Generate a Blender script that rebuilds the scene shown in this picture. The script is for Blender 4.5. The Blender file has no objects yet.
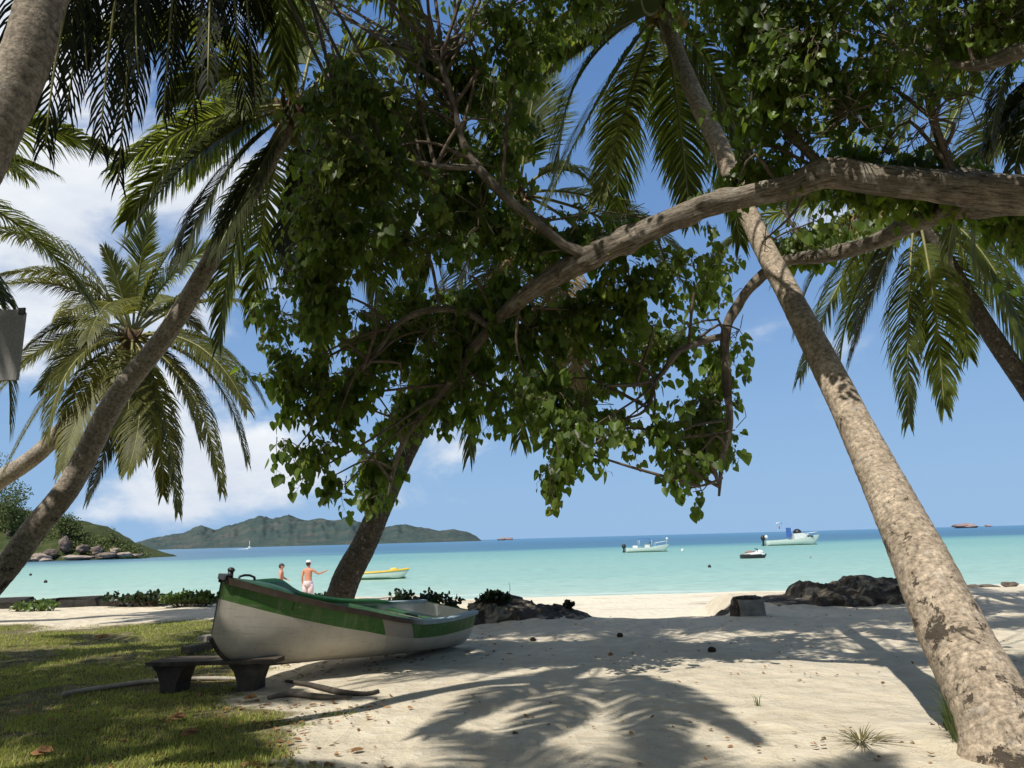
import bpy, math, random
from mathutils import Vector, Matrix, noise
R = math.radians
scene = bpy.context.scene
COL = scene.collection

# ------------------------------------------------------------------ camera
CAM = Vector((0, 0, 1.5)); FPX = 797.0; PITCH = R(11.0); ROLL = R(1.55)
_F = Vector((0, math.cos(PITCH), math.sin(PITCH)))
_X = Vector((1, 0, 0)); _U = Vector((0, -math.sin(PITCH), math.cos(PITCH)))
CR = _X*math.cos(ROLL) - _U*math.sin(ROLL)
CU = _X*math.sin(ROLL) + _U*math.cos(ROLL)
cam_d = bpy.data.cameras.new('camera'); cam = bpy.data.objects.new('camera', cam_d); COL.objects.link(cam)
cam.matrix_world = Matrix(((CR.x, CU.x, -_F.x, CAM.x), (CR.y, CU.y, -_F.y, CAM.y), (CR.z, CU.z, -_F.z, CAM.z), (0, 0, 0, 1)))
cam_d.sensor_width = 36; cam_d.lens = 36*FPX/1024; cam_d.clip_end = 100000; cam_d.clip_start = 0.05
scene.camera = cam

def at(px, py, Y):
    """world point at survey bearing (px,py) and distance Y in front of the viewpoint"""
    d = _F + CR*((px-512)/FPX) + CU*((384-py)/FPX)
    return CAM + d*(Y/d.y)
def gz(px, py, z=0.0):
    d = _F + CR*((px-512)/FPX) + CU*((384-py)/FPX)
    return CAM + d*((z-CAM.z)/d.z)

# ------------------------------------------------------------------ helpers
def link(o): COL.objects.link(o); return o
def empty(name, loc=(0, 0, 0), rz=0):
    o = bpy.data.objects.new(name, None); o.empty_display_size = .1
    o.location = loc; o.rotation_euler = (0, 0, rz); return link(o)
def tag(o, label=None, cat=None, group=None, kind=None):
    if label: o['label'] = label
    if cat: o['category'] = cat
    if group: o['group'] = group
    if kind: o['kind'] = kind
    return o
def children(o): return list(o.children)
def copy_tree(o, parent=None):
    kids = children(o)
    c = o.copy(); COL.objects.link(c)
    if parent is not None: c.parent = parent
    for k in kids: copy_tree(k, c)
    return c

class MB:
    """collects vertices and faces, with material index, tint and uv per vertex"""
    def __init__(s): s.v = []; s.f = []; s.m = []; s.t = []; s.uv = {}
    def vert(s, p, tint=.5, uv=None):
        s.v.append((p[0], p[1], p[2])); s.t.append(tint)
        if uv: s.uv[len(s.v)-1] = uv
        return len(s.v)-1
    def face(s, idx, m=0): s.f.append(tuple(idx)); s.m.append(m)
    def build(s, name, mats, parent=None, smooth=True, loc=None):
        me = bpy.data.meshes.new(name); me.from_pydata(s.v, [], s.f)
        if not isinstance(mats, (list, tuple)): mats = [mats]
        for m in mats: me.materials.append(m)
        me.polygons.foreach_set('material_index', s.m)
        me.polygons.foreach_set('use_smooth', [smooth]*len(s.f))
        a = me.attributes.new('tint', 'FLOAT', 'POINT'); a.data.foreach_set('value', s.t)
        if s.uv:
            b = me.attributes.new('span', 'FLOAT_VECTOR', 'POINT')
            flat = []
            for i in range(len(s.v)):
                u = s.uv.get(i, (0, 0)); flat += [u[0], u[1], 0.0]
            b.data.foreach_set('vector', flat)
        me.validate(); me.update()
        o = bpy.data.objects.new(name, me); link(o)
        if parent is not None: o.parent = parent
        if loc: o.location = loc
        return o
    def tube(s, pts, rad, n=8, m=0, cap=True, wob=None, tint=.5):
        """swept tube; pts list of Vectors, rad list"""
        N = len(pts); rings = []; L = 0
        t0 = (pts[1]-pts[0]).normalized()
        ref = Vector((0, 0, 1)) if abs(t0.z) < .9 else Vector((1, 0, 0))
        side = t0.cross(ref).normalized()
        for i in range(N):
            t = (pts[min(i+1, N-1)]-pts[max(i-1, 0)])
            if t.length < 1e-9: t = t0
            t = t.normalized()
            side = (side - t*side.dot(t)).normalized(); up = side.cross(t)
            if i: L += (pts[i]-pts[i-1]).length
            ring = []
            for k in range(n):
                a = 2*math.pi*k/n
                r = rad[i]
                if wob: r *= wob(a, L, i)
                ring.append(s.vert(pts[i]+(side*math.cos(a)+up*math.sin(a))*r, tint, (k/n, L)))
            rings.append(ring)
        for i in range(N-1):
            for k in range(n):
                k2 = (k+1) % n
                s.face((rings[i][k], rings[i][k2], rings[i+1][k2], rings[i+1][k]), m)
        if cap:
            s.face(tuple(reversed(rings[0])), m); s.face(tuple(rings[-1]), m)
    def box(s, c, h, m=0, rz=0, rot=None, jit=0, rng=None, tint=.5):
        M = rot if rot is not None else Matrix.Rotation(rz, 3, 'Z')
        b = min(h)*.18; ids = {}
        # chamfered box: 24 verts
        V = []
        for sx in (-1, 1):
            for sy in (-1, 1):
                for sz in (-1, 1):
                    for ax in range(3):
                        p = Vector((sx*h[0], sy*h[1], sz*h[2]))
                        q = Vector((sx*(h[0]-b), sy*(h[1]-b), sz*(h[2]-b)))
                        q[ax] = p[ax]
                        if jit: q += Vector((rng.uniform(-jit, jit), rng.uniform(-jit, jit), rng.uniform(-jit, jit)))
                        ids[(sx, sy, sz, ax)] = s.vert(Vector(c)+M@q, tint)
        for ax in range(3):
            o = [a for a in range(3) if a != ax]
            for sg in (-1, 1):
                quad = []
                for (a, b_) in ((-1, -1), (1, -1), (1, 1), (-1, 1)):
                    k = [0, 0, 0]; k[ax] = sg; k[o[0]] = a; k[o[1]] = b_
                    quad.append(ids[(k[0], k[1], k[2], ax)])
                flip = (sg < 0) ^ (ax == 1)
                s.face(quad[::-1] if flip else quad, m)
        for ax in range(3):   # edges along ax
            o = [a for a in range(3) if a != ax]
            for a in (-1, 1):
                for b_ in (-1, 1):
                    k1 = [0]*3; k1[ax] = -1; k1[o[0]] = a; k1[o[1]] = b_
                    k2 = list(k1); k2[ax] = 1
                    q = [ids[(*k1, o[0])], ids[(*k2, o[0])], ids[(*k2, o[1])], ids[(*k1, o[1])]]
                    s.face(q, m)
        for sx in (-1, 1):
            for sy in (-1, 1):
                for sz in (-1, 1):
                    s.face([ids[(sx, sy, sz, a)] for a in range(3)], m)
    def ball(s, c, r, m=0, nu=12, nv=8, fn=None, tint=.5):
        """ellipsoid, fn(dir)->scale"""
        c = Vector(c); r = r if hasattr(r, '__len__') else (r, r, r)
        top = None; rows = []
        for j in range(nv+1):
            th = math.pi*j/nv
            row = []
            for i in range(nu):
                ph = 2*math.pi*i/nu
                d = Vector((math.sin(th)*math.cos(ph), math.sin(th)*math.sin(ph), math.cos(th)))
                k = fn(d) if fn else 1
                p = c+Vector((d.x*r[0]*k, d.y*r[1]*k, d.z*r[2]*k))
                if j in (0, nv):
                    if i == 0: idx = s.vert(p, tint)
                    row.append(idx)
                else: row.append(s.vert(p, tint))
            rows.append(row)
        for j in range(nv):
            for i in range(nu):
                i2 = (i+1) % nu
                if j == 0: s.face((rows[0][0], rows[1][i], rows[1][i2]), m)
                elif j == nv-1: s.face((rows[j][i], rows[j+1][0], rows[j][i2]), m)
                else: s.face((rows[j][i], rows[j+1][i], rows[j+1][i2], rows[j][i2]), m)

def spline(pts, step=.1):
    """Catmull-Rom through (Vector, r) control points, returns dense points and radii"""
    P = [Vector(p[0]) for p in pts]; Q = [p[1] for p in pts]
    P = [P[0]*2-P[1]] + P + [P[-1]*2-P[-2]]; Q = [Q[0]] + Q + [Q[-1]]
    out = []; rr = []
    for i in range(1, len(P)-2):
        n = max(2, int((P[i+1]-P[i]).length/step))
        for k in range(n):
            t = k/n; t2 = t*t; t3 = t2*t
            p = .5*((2*P[i]) + (P[i+1]-P[i-1])*t + (2*P[i-1]-5*P[i]+4*P[i+1]-P[i+2])*t2 + (3*P[i]-P[i-1]-3*P[i+1]+P[i+2])*t3)
            out.append(p); rr.append(Q[i]+(Q[i+1]-Q[i])*t)
    out.append(P[-2]); rr.append(Q[-2])
    return out, rr

# ------------------------------------------------------------------ materials
class NT:
    def __init__(s, name):
        s.m = bpy.data.materials.new(name); s.m.use_nodes = True
        s.t = s.m.node_tree; s.n = s.t.nodes; s.l = s.t.links
        s.b = s.n['Principled BSDF']; s.out = s.n['Material Output']
    def new(s, typ, **kw):
        x = s.n.new(typ)
        for k, v in kw.items(): setattr(x, k, v)
        return x
    def lk(s, a, b): s.l.new(a, b)
    def coords(s, scale=(1, 1, 1), attr=None, kind='Object'):
        mp = s.new('ShaderNodeMapping'); mp.inputs['Scale'].default_value = scale
        if attr:
            a = s.new('ShaderNodeAttribute', attribute_name=attr); s.lk(a.outputs['Vector'], mp.inputs['Vector'])
        else:
            c = s.new('ShaderNodeTexCoord'); s.lk(c.outputs[kind], mp.inputs['Vector'])
        return mp.outputs['Vector']
    def pos(s, scale=(1, 1, 1)):
        g = s.new('ShaderNodeNewGeometry'); mp = s.new('ShaderNodeMapping'); mp.inputs['Scale'].default_value = scale
        s.lk(g.outputs['Position'], mp.inputs['Vector']); return mp.outputs['Vector']
    def noise(s, vec, scale, detail=4, rough=.55, dist=0):
        x = s.new('ShaderNodeTexNoise'); x.inputs['Scale'].default_value = scale; x.inputs['Detail'].default_value = detail
        x.inputs['Roughness'].default_value = rough; x.inputs['Distortion'].default_value = dist
        s.lk(vec, x.inputs['Vector']); return x.outputs['Fac']
    def vor(s, vec, scale, feature='F1'):
        x = s.new('ShaderNodeTexVoronoi', feature=feature); x.inputs['Scale'].default_value = scale
        s.lk(vec, x.inputs['Vector']); return x.outputs['Distance']
    def ramp(s, fac, stops, interp='LINEAR'):
        x = s.new('ShaderNodeValToRGB'); cr = x.color_ramp; cr.interpolation = interp
        while len(cr.elements) < len(stops): cr.elements.new(.5)
        for e, (p, c) in zip(cr.elements, stops):
            e.position = p
            e.color = (*c, 1) if hasattr(c, '__len__') else (c, c, c, 1)
        s.lk(fac, x.inputs['Fac']); return x.outputs['Color']
    def math(s, op, a, b=None, c=None, clamp=False):
        x = s.new('ShaderNodeMath', operation=op); x.use_clamp = clamp
        for i, v in enumerate((a, b, c)):
            if v is None: continue
            if isinstance(v, (int, float)): x.inputs[i].default_value = v
            else: s.lk(v, x.inputs[i])
        return x.outputs[0]
    def mix(s, fac, a, b, blend='MIX'):
        x = s.new('ShaderNodeMix', data_type='RGBA', blend_type=blend)
        for nm, v in ((0, fac), (6, a), (7, b)):
            if isinstance(v, (int, float)): x.inputs[nm].default_value = v
            elif isinstance(v, tuple): x.inputs[nm].default_value = (*v, 1)
            else: s.lk(v, x.inputs[nm])
        return x.outputs[2]
    def attr(s, name):
        a = s.new('ShaderNodeAttribute', attribute_name=name); return a.outputs['Fac']
    def sep(s, vec):
        x = s.new('ShaderNodeSeparateXYZ'); s.lk(vec, x.inputs[0]); return x.outputs
    def bump(s, h, strength=.4, dist=.02, prev=None):
        x = s.new('ShaderNodeBump'); x.inputs['Strength'].default_value = strength; x.inputs['Distance'].default_value = dist
        s.lk(h, x.inputs['Height'])
        if prev is not None: s.lk(prev, x.inputs['Normal'])
        return x.outputs['Normal']
    def done(s, color, rough=.6, normal=None, spec=.5):
        if isinstance(color, tuple): s.b.inputs['Base Color'].default_value = (*color, 1)
        else: s.lk(color, s.b.inputs['Base Color'])
        if isinstance(rough, (int, float)): s.b.inputs['Roughness'].default_value = rough
        else: s.lk(rough, s.b.inputs['Roughness'])
        s.b.inputs['Specular IOR Level'].default_value = spec
        if normal is not None: s.lk(normal, s.b.inputs['Normal'])
        return s.m

def mat_mottled(name, c1, c2, scale=6, rough=.6, bump=.3, spec=.4, bdist=.01):
    t = NT(name); v = t.coords()
    n = t.noise(v, scale, 6, .6); n2 = t.noise(v, scale*7, 4, .6)
    c = t.ramp(n, [(.3, c1), (.7, c2)])
    c = t.mix(.35, c, t.ramp(n2, [(.3, .25), (.7, .8)]), 'OVERLAY')
    return t.done(c, rough, t.bump(n2, bump, bdist), spec)

def mat_leaf(name, dark, light, trans, tcol, rough=.4, spec=.5, dead=None):
    """thin leaf: principled front mixed with translucency; tint attribute varies each leaf"""
    t = NT(name); a = t.attr('tint'); v = t.pos()
    n = t.noise(v, 1.3, 3)
    stops = [(0, dark), (.8, light)]
    if dead: stops = [(0, dark), (.75, light), (.97, light), (1, dead)]
    c = t.ramp(a, stops)
    c = t.mix(.4, c, t.ramp(n, [(.3, .3), (.7, .72)]), 'OVERLAY')
    t.done(c, rough, None, spec)
    tr = t.new('ShaderNodeBsdfTranslucent'); 
    t.lk(t.mix(.75, c, tcol), tr.inputs['Color'])
    mx = t.new('ShaderNodeMixShader'); mx.inputs['Fac'].default_value = trans
    t.lk(t.b.outputs[0], mx.inputs[1]); t.lk(tr.outputs[0], mx.inputs[2]); t.lk(mx.outputs[0], t.out.inputs['Surface'])
    return t.m

M = {}
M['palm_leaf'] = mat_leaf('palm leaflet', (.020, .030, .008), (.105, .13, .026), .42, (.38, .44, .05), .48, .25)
M['palm_leaf_dark'] = mat_leaf('palm leaflet shaded', (.014, .020, .008), (.05, .062, .018), .25, (.12, .14, .02), .45, .3)  # copy of the leaflet colour darkened for fronds in shade
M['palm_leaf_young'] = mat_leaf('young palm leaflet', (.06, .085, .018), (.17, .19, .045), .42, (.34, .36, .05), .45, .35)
M['palm_leaf_deep'] = mat_leaf('deep shade palm leaflet', (.006, .009, .004), (.02, .025, .009), .12, (.05, .06, .01), .55, .2)  # near-black copy: shade from the crown above put into the colour
M['palm_leaf_sun'] = mat_leaf('sunlit palm leaflet', (.04, .048, .012), (.15, .155, .038), .38, (.32, .32, .05), .5, .25)  # brighter copy: direct sun put into the colour
M['palm_dry'] = mat_leaf('dry palm leaflet', (.16, .11, .05), (.36, .27, .13), .25, (.4, .3, .12), .7, .2)
M['rachis'] = mat_mottled('frond stalk', (.16, .17, .05), (.28, .26, .10), 8, .5, .1)
M['rachis_dry'] = mat_mottled('dry frond stalk', (.2, .14, .08), (.36, .27, .16), 8, .6, .1)
M['fibre'] = mat_mottled('palm fibre', (.05, .03, .018), (.17, .11, .06), 14, .9, .6)
M['coconut'] = mat_mottled('coconut', (.22, .20, .05), (.35, .24, .07), 5, .45, .1)
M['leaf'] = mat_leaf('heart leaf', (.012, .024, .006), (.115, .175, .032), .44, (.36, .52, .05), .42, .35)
M['leaf_light'] = mat_leaf('fresh and sunlit heart leaf', (.07, .11, .018), (.19, .24, .04), .42, (.38, .45, .05), .4, .35)
M['twig'] = mat_mottled('twig bark', (.07, .05, .035), (.18, .14, .10), 14, .85, .5)

def mat_palm_bark(name, base, pale, dark, patches=.5, rings=1.0):
    t = NT(name); uv = t.new('ShaderNodeAttribute', attribute_name='span'); v = t.pos()
    s = t.sep(uv.outputs['Vector'])
    wob = t.noise(v, 5, 3)
    h = t.math('ADD', t.math('MULTIPLY', s[1], 15.0), t.math('MULTIPLY', wob, 1.6))
    saw = t.math('FRACT', h)
    ringdark = t.ramp(saw, [(0, .0), (.12, .8), (.9, 1), (1, .3)])
    n = t.noise(v, 3.2, 6, .65); nf = t.noise(v, 26, 5, .7); nl = t.noise(v, 5.5, 6, .72, .5)
    c = t.ramp(n, [(.3, base), (.68, pale)])
    c = t.mix(.8, c, t.ramp(nf, [(.3, .08), (.7, .92)]), 'OVERLAY')
    blot = t.ramp(t.noise(v, 11, 5, .7, .8), [(.45, 0), (.66, .42)])
    c = t.mix(blot, c, tuple(q*.42 for q in base))
    c = t.mix(t.math('MULTIPLY', t.math('SUBTRACT', 1.0, ringdark), .35*rings), c, dark)
    # lichen spots
    lich = t.ramp(t.noise(v, 14, 3, .5), [(.60, 0), (.68, 1)])
    c = t.mix(t.math('MULTIPLY', lich, .35), c, (.42, .40, .36))
    # torn bark patches, more of them low on the trunk
    low = t.math('SUBTRACT', 1.0, t.math('MULTIPLY', s[1], .25), clamp=True)
    thr = t.math('ADD', nl, t.math('MULTIPLY', low, .16*patches))
    pm = t.ramp(thr, [(.66, 0), (.70, 1)])
    c = t.mix(t.math('MULTIPLY', pm, min(1, .9*patches+.3)), c, dark)
    hh = t.math('ADD', t.math('MULTIPLY', saw, -.5*rings), t.math('ADD', nf, t.math('MULTIPLY', pm, -1.2)))
    return t.done(c, .88, t.bump(hh, .8, .012), .25)
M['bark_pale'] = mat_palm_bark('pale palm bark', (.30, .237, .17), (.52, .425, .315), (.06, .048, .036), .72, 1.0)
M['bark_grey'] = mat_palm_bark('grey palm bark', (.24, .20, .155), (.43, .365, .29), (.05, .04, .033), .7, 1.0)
M['bark_dark'] = mat_palm_bark('dark palm bark', (.065, .055, .045), (.14, .12, .095), (.02, .016, .014), .6, 1.0)  # bark colour darkened for the shade on the trunk behind the boat

def mat_bough():
    t = NT('bough bark'); uv = t.new('ShaderNodeAttribute', attribute_name='span'); v = t.pos()
    mp = t.new('ShaderNodeMapping'); mp.inputs['Scale'].default_value = (44, 5.5, 1); t.lk(uv.outputs['Vector'], mp.inputs['Vector'])
    st = t.noise(mp.outputs['Vector'], 1.0, 6, .7, .8); n = t.noise(v, 4, 5, .6); nf = t.noise(v, 40, 4, .7)
    c = t.ramp(n, [(.3, (.115, .095, .072)), (.7, (.27, .23, .18))])
    c = t.mix(.9, c, t.ramp(st, [(.32, .05), (.68, .92)]), 'OVERLAY')
    c = t.mix(t.ramp(t.noise(v, 7, 4, .6), [(.55, 0), (.68, .6)]), c, (.36, .33, .28))
    c = t.mix(t.ramp(t.noise(v, 5.3, 5, .7, .5), [(.58, 0), (.68, .7)]), c, (.05, .04, .03))
    c = t.mix(.3, c, t.ramp(nf, [(.3, .2), (.7, .8)]), 'OVERLAY')
    return t.done(c, .9, t.bump(t.math('ADD', st, t.math('MULTIPLY', nf, .4)), .9, .014), .2)
M['bough'] = mat_bough()
M['soil'] = mat_mottled('dark root soil', (.028, .023, .018), (.12, .10, .078), 5, .95, 1.0, .1, .06)
def mat_soil():
    t = NT('dark root soil'); v = t.pos(); n = t.noise(v, 4, 6, .65); n2 = t.noise(v, 26, 5, .7)
    c = t.ramp(n, [(.3, (.03, .025, .02)), (.7, (.13, .108, .085))])
    c = t.mix(.6, c, t.ramp(n2, [(.3, .15), (.7, .85)]), 'OVERLAY')
    c = t.mix(t.ramp(t.noise(v, 2.6, 6, .7, .6), [(.50, 0), (.62, .8)]), c, (.42, .36, .27))
    return t.done(c, .95, t.bump(n2, 1.0, .05), .1)
M['soil'] = mat_soil()
M['wood_grey'] = mat_mottled('weathered wood', (.09, .075, .06), (.2, .17, .14), 5, .85, .5)
M['wood_dark'] = mat_mottled('dark wood', (.03, .025, .02), (.085, .07, .055), 6, .85, .5)
M['wood_bench'] = mat_mottled('old bench wood', (.045, .038, .03), (.12, .10, .08), 7, .9, .7, .15)
M['wood_pale'] = mat_mottled('bleached wood', (.32, .28, .22), (.5, .45, .37), 4, .8, .4)
M['granite'] = mat_mottled('pink granite', (.25, .19, .15), (.46, .37, .30), .35, .9, .8, .2, .3)
M['granite_dark'] = mat_mottled('dark granite', (.075, .06, .05), (.26, .205, .165), .5, .9, .8, .2, .3)
M['stone'] = mat_mottled('kerb stone', (.014, .013, .012), (.05, .045, .04), 5, .9, .7, .2, .03)
M['concrete'] = mat_mottled('old concrete', (.2, .185, .165), (.36, .33, .29), 5, .9, .7, .2, .02)
M['metal_grey'] = mat_mottled('grey painted metal', (.24, .23, .21), (.28, .27, .25), 9, .6, .1)
M['white_paint'] = mat_mottled('white boat paint', (.55, .58, .56), (.68, .70, .68), 3, .3, .05)
M['pale_green'] = mat_mottled('pale green hull paint', (.52, .60, .53), (.60, .68, .61), 3, .3, .05)
M['green_paint'] = mat_mottled('green boat paint', (.02, .12, .035), (.045, .17, .05), 6, .4, .1)
M['green_dark'] = mat_mottled('dark green paint', (.016, .055, .022), (.04, .10, .045), 5, .5, .2)
M['yellow_paint'] = mat_mottled('yellow paint', (.65, .42, .03), (.75, .5, .06), 4, .4, .05)
M['blue_cloth'] = mat_mottled('blue canvas', (.03, .09, .3), (.05, .14, .4), 6, .7, .1)
M['black'] = mat_mottled('black plastic', (.012, .012, .014), (.03, .03, .033), 6, .4, .1)
M['red'] = mat_mottled('red plastic', (.4, .03, .03), (.5, .05, .05), 6, .4, .1)
M['saddle'] = mat_mottled('faded seat cover', (.2, .13, .11), (.3, .2, .17), 6, .7, .1)
M['glass_dark'] = mat_mottled('tinted screen', (.02, .03, .035), (.04, .05, .06), 4, .1, .0)
M['skin'] = mat_mottled('sunburnt skin', (.5, .22, .14), (.58, .27, .17), 8, .55, .05)
M['white_cloth'] = mat_mottled('white cloth', (.7, .7, .7), (.8, .8, .8), 10, .8, .1)
M['dark_cloth'] = mat_mottled('dark cloth', (.03, .03, .04), (.07, .07, .09), 10, .8, .1)
M['yellow_cloth'] = mat_mottled('yellow cloth', (.6, .4, .08), (.7, .5, .12), 10, .8, .1)
M['pink_cloth'] = mat_mottled('pale pink cloth', (.55, .4, .4), (.75, .62, .62), 12, .8, .1)
M['hair'] = mat_mottled('dark hair', (.02, .015, .01), (.05, .035, .02), 30, .6, .2)
M['foam'] = mat_mottled('white wash', (.75, .8, .82), (.9, .92, .92), 1, .8, .2)
M['husk'] = mat_mottled('dry husk', (.02, .015, .011), (.06, .045, .032), 12, .95, .6)
M['dead_leaf'] = mat_leaf('dead leaf', (.10, .055, .025), (.38, .21, .09), .15, (.4, .22, .08), .75, .2)
M['dry_grass'] = mat_leaf('dry grass', (.06, .055, .02), (.16, .14, .06), .2, (.2, .18, .06), .7, .1)
M['shrub'] = mat_leaf('shrub leaf', (.025, .05, .012), (.11, .17, .035), .3, (.25, .35, .05), .4, .5)
M['shrub_dark'] = mat_leaf('dark shrub leaf', (.010, .02, .010), (.03, .05, .018), .2, (.08, .14, .03), .45, .4)
M['far_leaf'] = mat_leaf('far foliage', (.035, .055, .018), (.13, .155, .05), .25, (.2, .23, .06), .6, .2)

# ------------------------------------------------------------------ world and sun
SUNV = Vector((.37, .58, -1.0)).normalized()            # direction of travel of the light
el = math.asin(-SUNV.z); az = math.atan2(-SUNV.x, -SUNV.y)
w = bpy.data.worlds.new('World'); scene.world = w; w.use_nodes = True
nt = w.node_tree; bg = nt.nodes['Background']
sky = nt.nodes.new('ShaderNodeTexSky'); sky.sky_type = 'NISHITA'; sky.sun_disc = False
sky.sun_elevation = el; sky.sun_rotation = az % (2*math.pi)
sky.air_density = 1.0; sky.dust_density = .3; sky.ozone_density = 2.0; sky.altitude = 0
class WN(NT):
    def __init__(s): s.t = nt; s.n = nt.nodes; s.l = nt.links
W = WN()
tc = W.new('ShaderNodeTexCoord'); d = W.sep(tc.outputs['Generated'])
elv = W.math('ARCSINE', d[2]); azm = W.math('ARCTAN2', d[0], d[1])
cv = W.new('ShaderNodeCombineXYZ'); W.lk(W.math('MULTIPLY', azm, 1.0), cv.inputs[0]); W.lk(W.math('MULTIPLY', elv, 1.9), cv.inputs[1]); cv.inputs[2].default_value = 3.7
cn = W.noise(cv.outputs[0], 3.1, 8, .58, .35)
# clouds: bank on the left and a few low ones near the horizon, clear to the right
left = W.math('MULTIPLY_ADD', azm, -1.35, -.27, clamp=True)
left = W.math('MULTIPLY', left, W.ramp(elv, [(.13, .1), (.25, 1)]))
low = W.math('MULTIPLY', W.ramp(elv, [(.02, 0), (.045, 1), (.10, .9), (.15, 0)]), W.ramp(W.math('MULTIPLY_ADD', azm, .5, .5), [(.22, .04), (.30, .13), (.47, .16), (.515, 0)]))
thr = W.math('ADD', cn, W.math('ADD', W.math('MULTIPLY', left, .62), low))
cm = W.ramp(thr, [(.60, 0), (.78, .95)], 'EASE')
shade = W.ramp(W.noise(cv.outputs[0], 4.5, 5, .6), [(.35, (7.4, 8.0, 9.0)), (.65, (10.4, 10.6, 10.8))])
# hazier and paler toward the horizon
hz = W.ramp(elv, [(0, .90), (.12, .66), (.32, .28), (.7, 0)])
skyc = W.mix(.55, sky.outputs[0], (1.15, 2.95, 7.3))
skyc = W.mix(hz, skyc, (3.3, 5.4, 8.25))
skyc = W.mix(cm, skyc, shade)
skyc = W.mix(1.0, skyc, W.ramp(elv, [(.66, 1.0), (1.0, .42)]), 'MULTIPLY')  # sky above the view dimmed to weaken fill light in the shade
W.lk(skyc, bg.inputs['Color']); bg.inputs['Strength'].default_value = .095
sd = bpy.data.lights.new('sun', 'SUN'); sd.energy = 5.0; sd.angle = R(.53); sd.color = (1, .955, .88)
so = bpy.data.objects.new('sun', sd); link(so); so.rotation_euler = SUNV.to_track_quat('-Z', 'Y').to_euler()
scene.view_settings.view_transform = 'Standard'; scene.view_settings.look = 'None'; scene.view_settings.exposure = 0
scene.cycles.max_bounces = 6; scene.cycles.transparent_max_bounces = 6

# ------------------------------------------------------------------ terrain
SEA = -1.0
def sm(a, b, x):
    t = min(1, max(0, (x-a)/(b-a))); return t*t*(3-2*t)
def nz(x, y, s, k=0): return noise.noise(Vector((x*s, y*s, k)))
def H(x, y):
    rough = .035*nz(x, y, .9) + .018*nz(x, y, 2.6, 3)
    edge = 20.5 + 1.0*nz(x, 0, .3, 5) + 3.2*sm(-1.5, -3.5, x)
    gap = sm(-.2, .9, x)*(1-sm(4.2, 5.4, x))
    edge = edge*(1-gap) + 14.6*gap
    f = sm(0, 1, (y-edge)/(4.5+1.5*gap))
    beach = -.62 - max(0, y-19)*.0225
    if y > 36: beach = -1.0 - (y-36)*.045
    beach = max(beach, -5)
    z = rough*(1-.6*f) + .02*f*nz(x, y, .8, 9)
    z = z*(1-f) + (beach+.02*nz(x*.4, y, 1.2, 2))*f
    # mound by the stern, and by the right bank
    z += .15*math.exp(-(((x-.15)/1.2)**2+((y-15.0)/1.0)**2))
    z += .22*math.exp(-(((x-7.5)/3.0)**2+((y-17.3)/1.0)**2))
    z += .10*math.exp(-(((x-3.4)/.8)**2+((y-5.7)/.7)**2))
    return z
def grid_lines(a, b, step, lo, hi, grow=1.25):
    L = [a+step*i for i in range(int(round((b-a)/step))+1)]
    s = step; v = L[-1]
    while v < hi: s *= grow; v += s; L.append(v)
    s = step; v = L[0]; pre = []
    while v > lo: s *= grow; v -= s; pre.append(v)
    return pre[::-1]+L
def grass_mask(x, y):
    b = -1.35 - .50*(y-6.0) if y < 9 else -2.85-.12*(y-9)
    m = sm(.6, -.8, x-b+.8*nz(x, y, .9, 7)+.35*nz(x, y, 3, 4))
    m *= 1-sm(15.6, 18.4, y+1.6*nz(x, y, .5, 8)-.12*(x+5))
    return m
mb = MB(); GX = grid_lines(-9, 11, .1, -3000, 3000); GY = grid_lines(3.5, 24, .1, -300, 3000, 1.2)
ix = {}
for j, y in enumerate(GY):
    for i, x in enumerate(GX):
        ix[i, j] = mb.vert((x, y, H(x, y) if abs(x) < 300 and -50 < y < 300 else (0 if y < 10 else -6)), grass_mask(x, y) if y > 0 else .7)
for j in range(len(GY)-1):
    for i in range(len(GX)-1):
        mb.face((ix[i, j], ix[i+1, j], ix[i+1, j+1], ix[i, j+1]))
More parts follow.
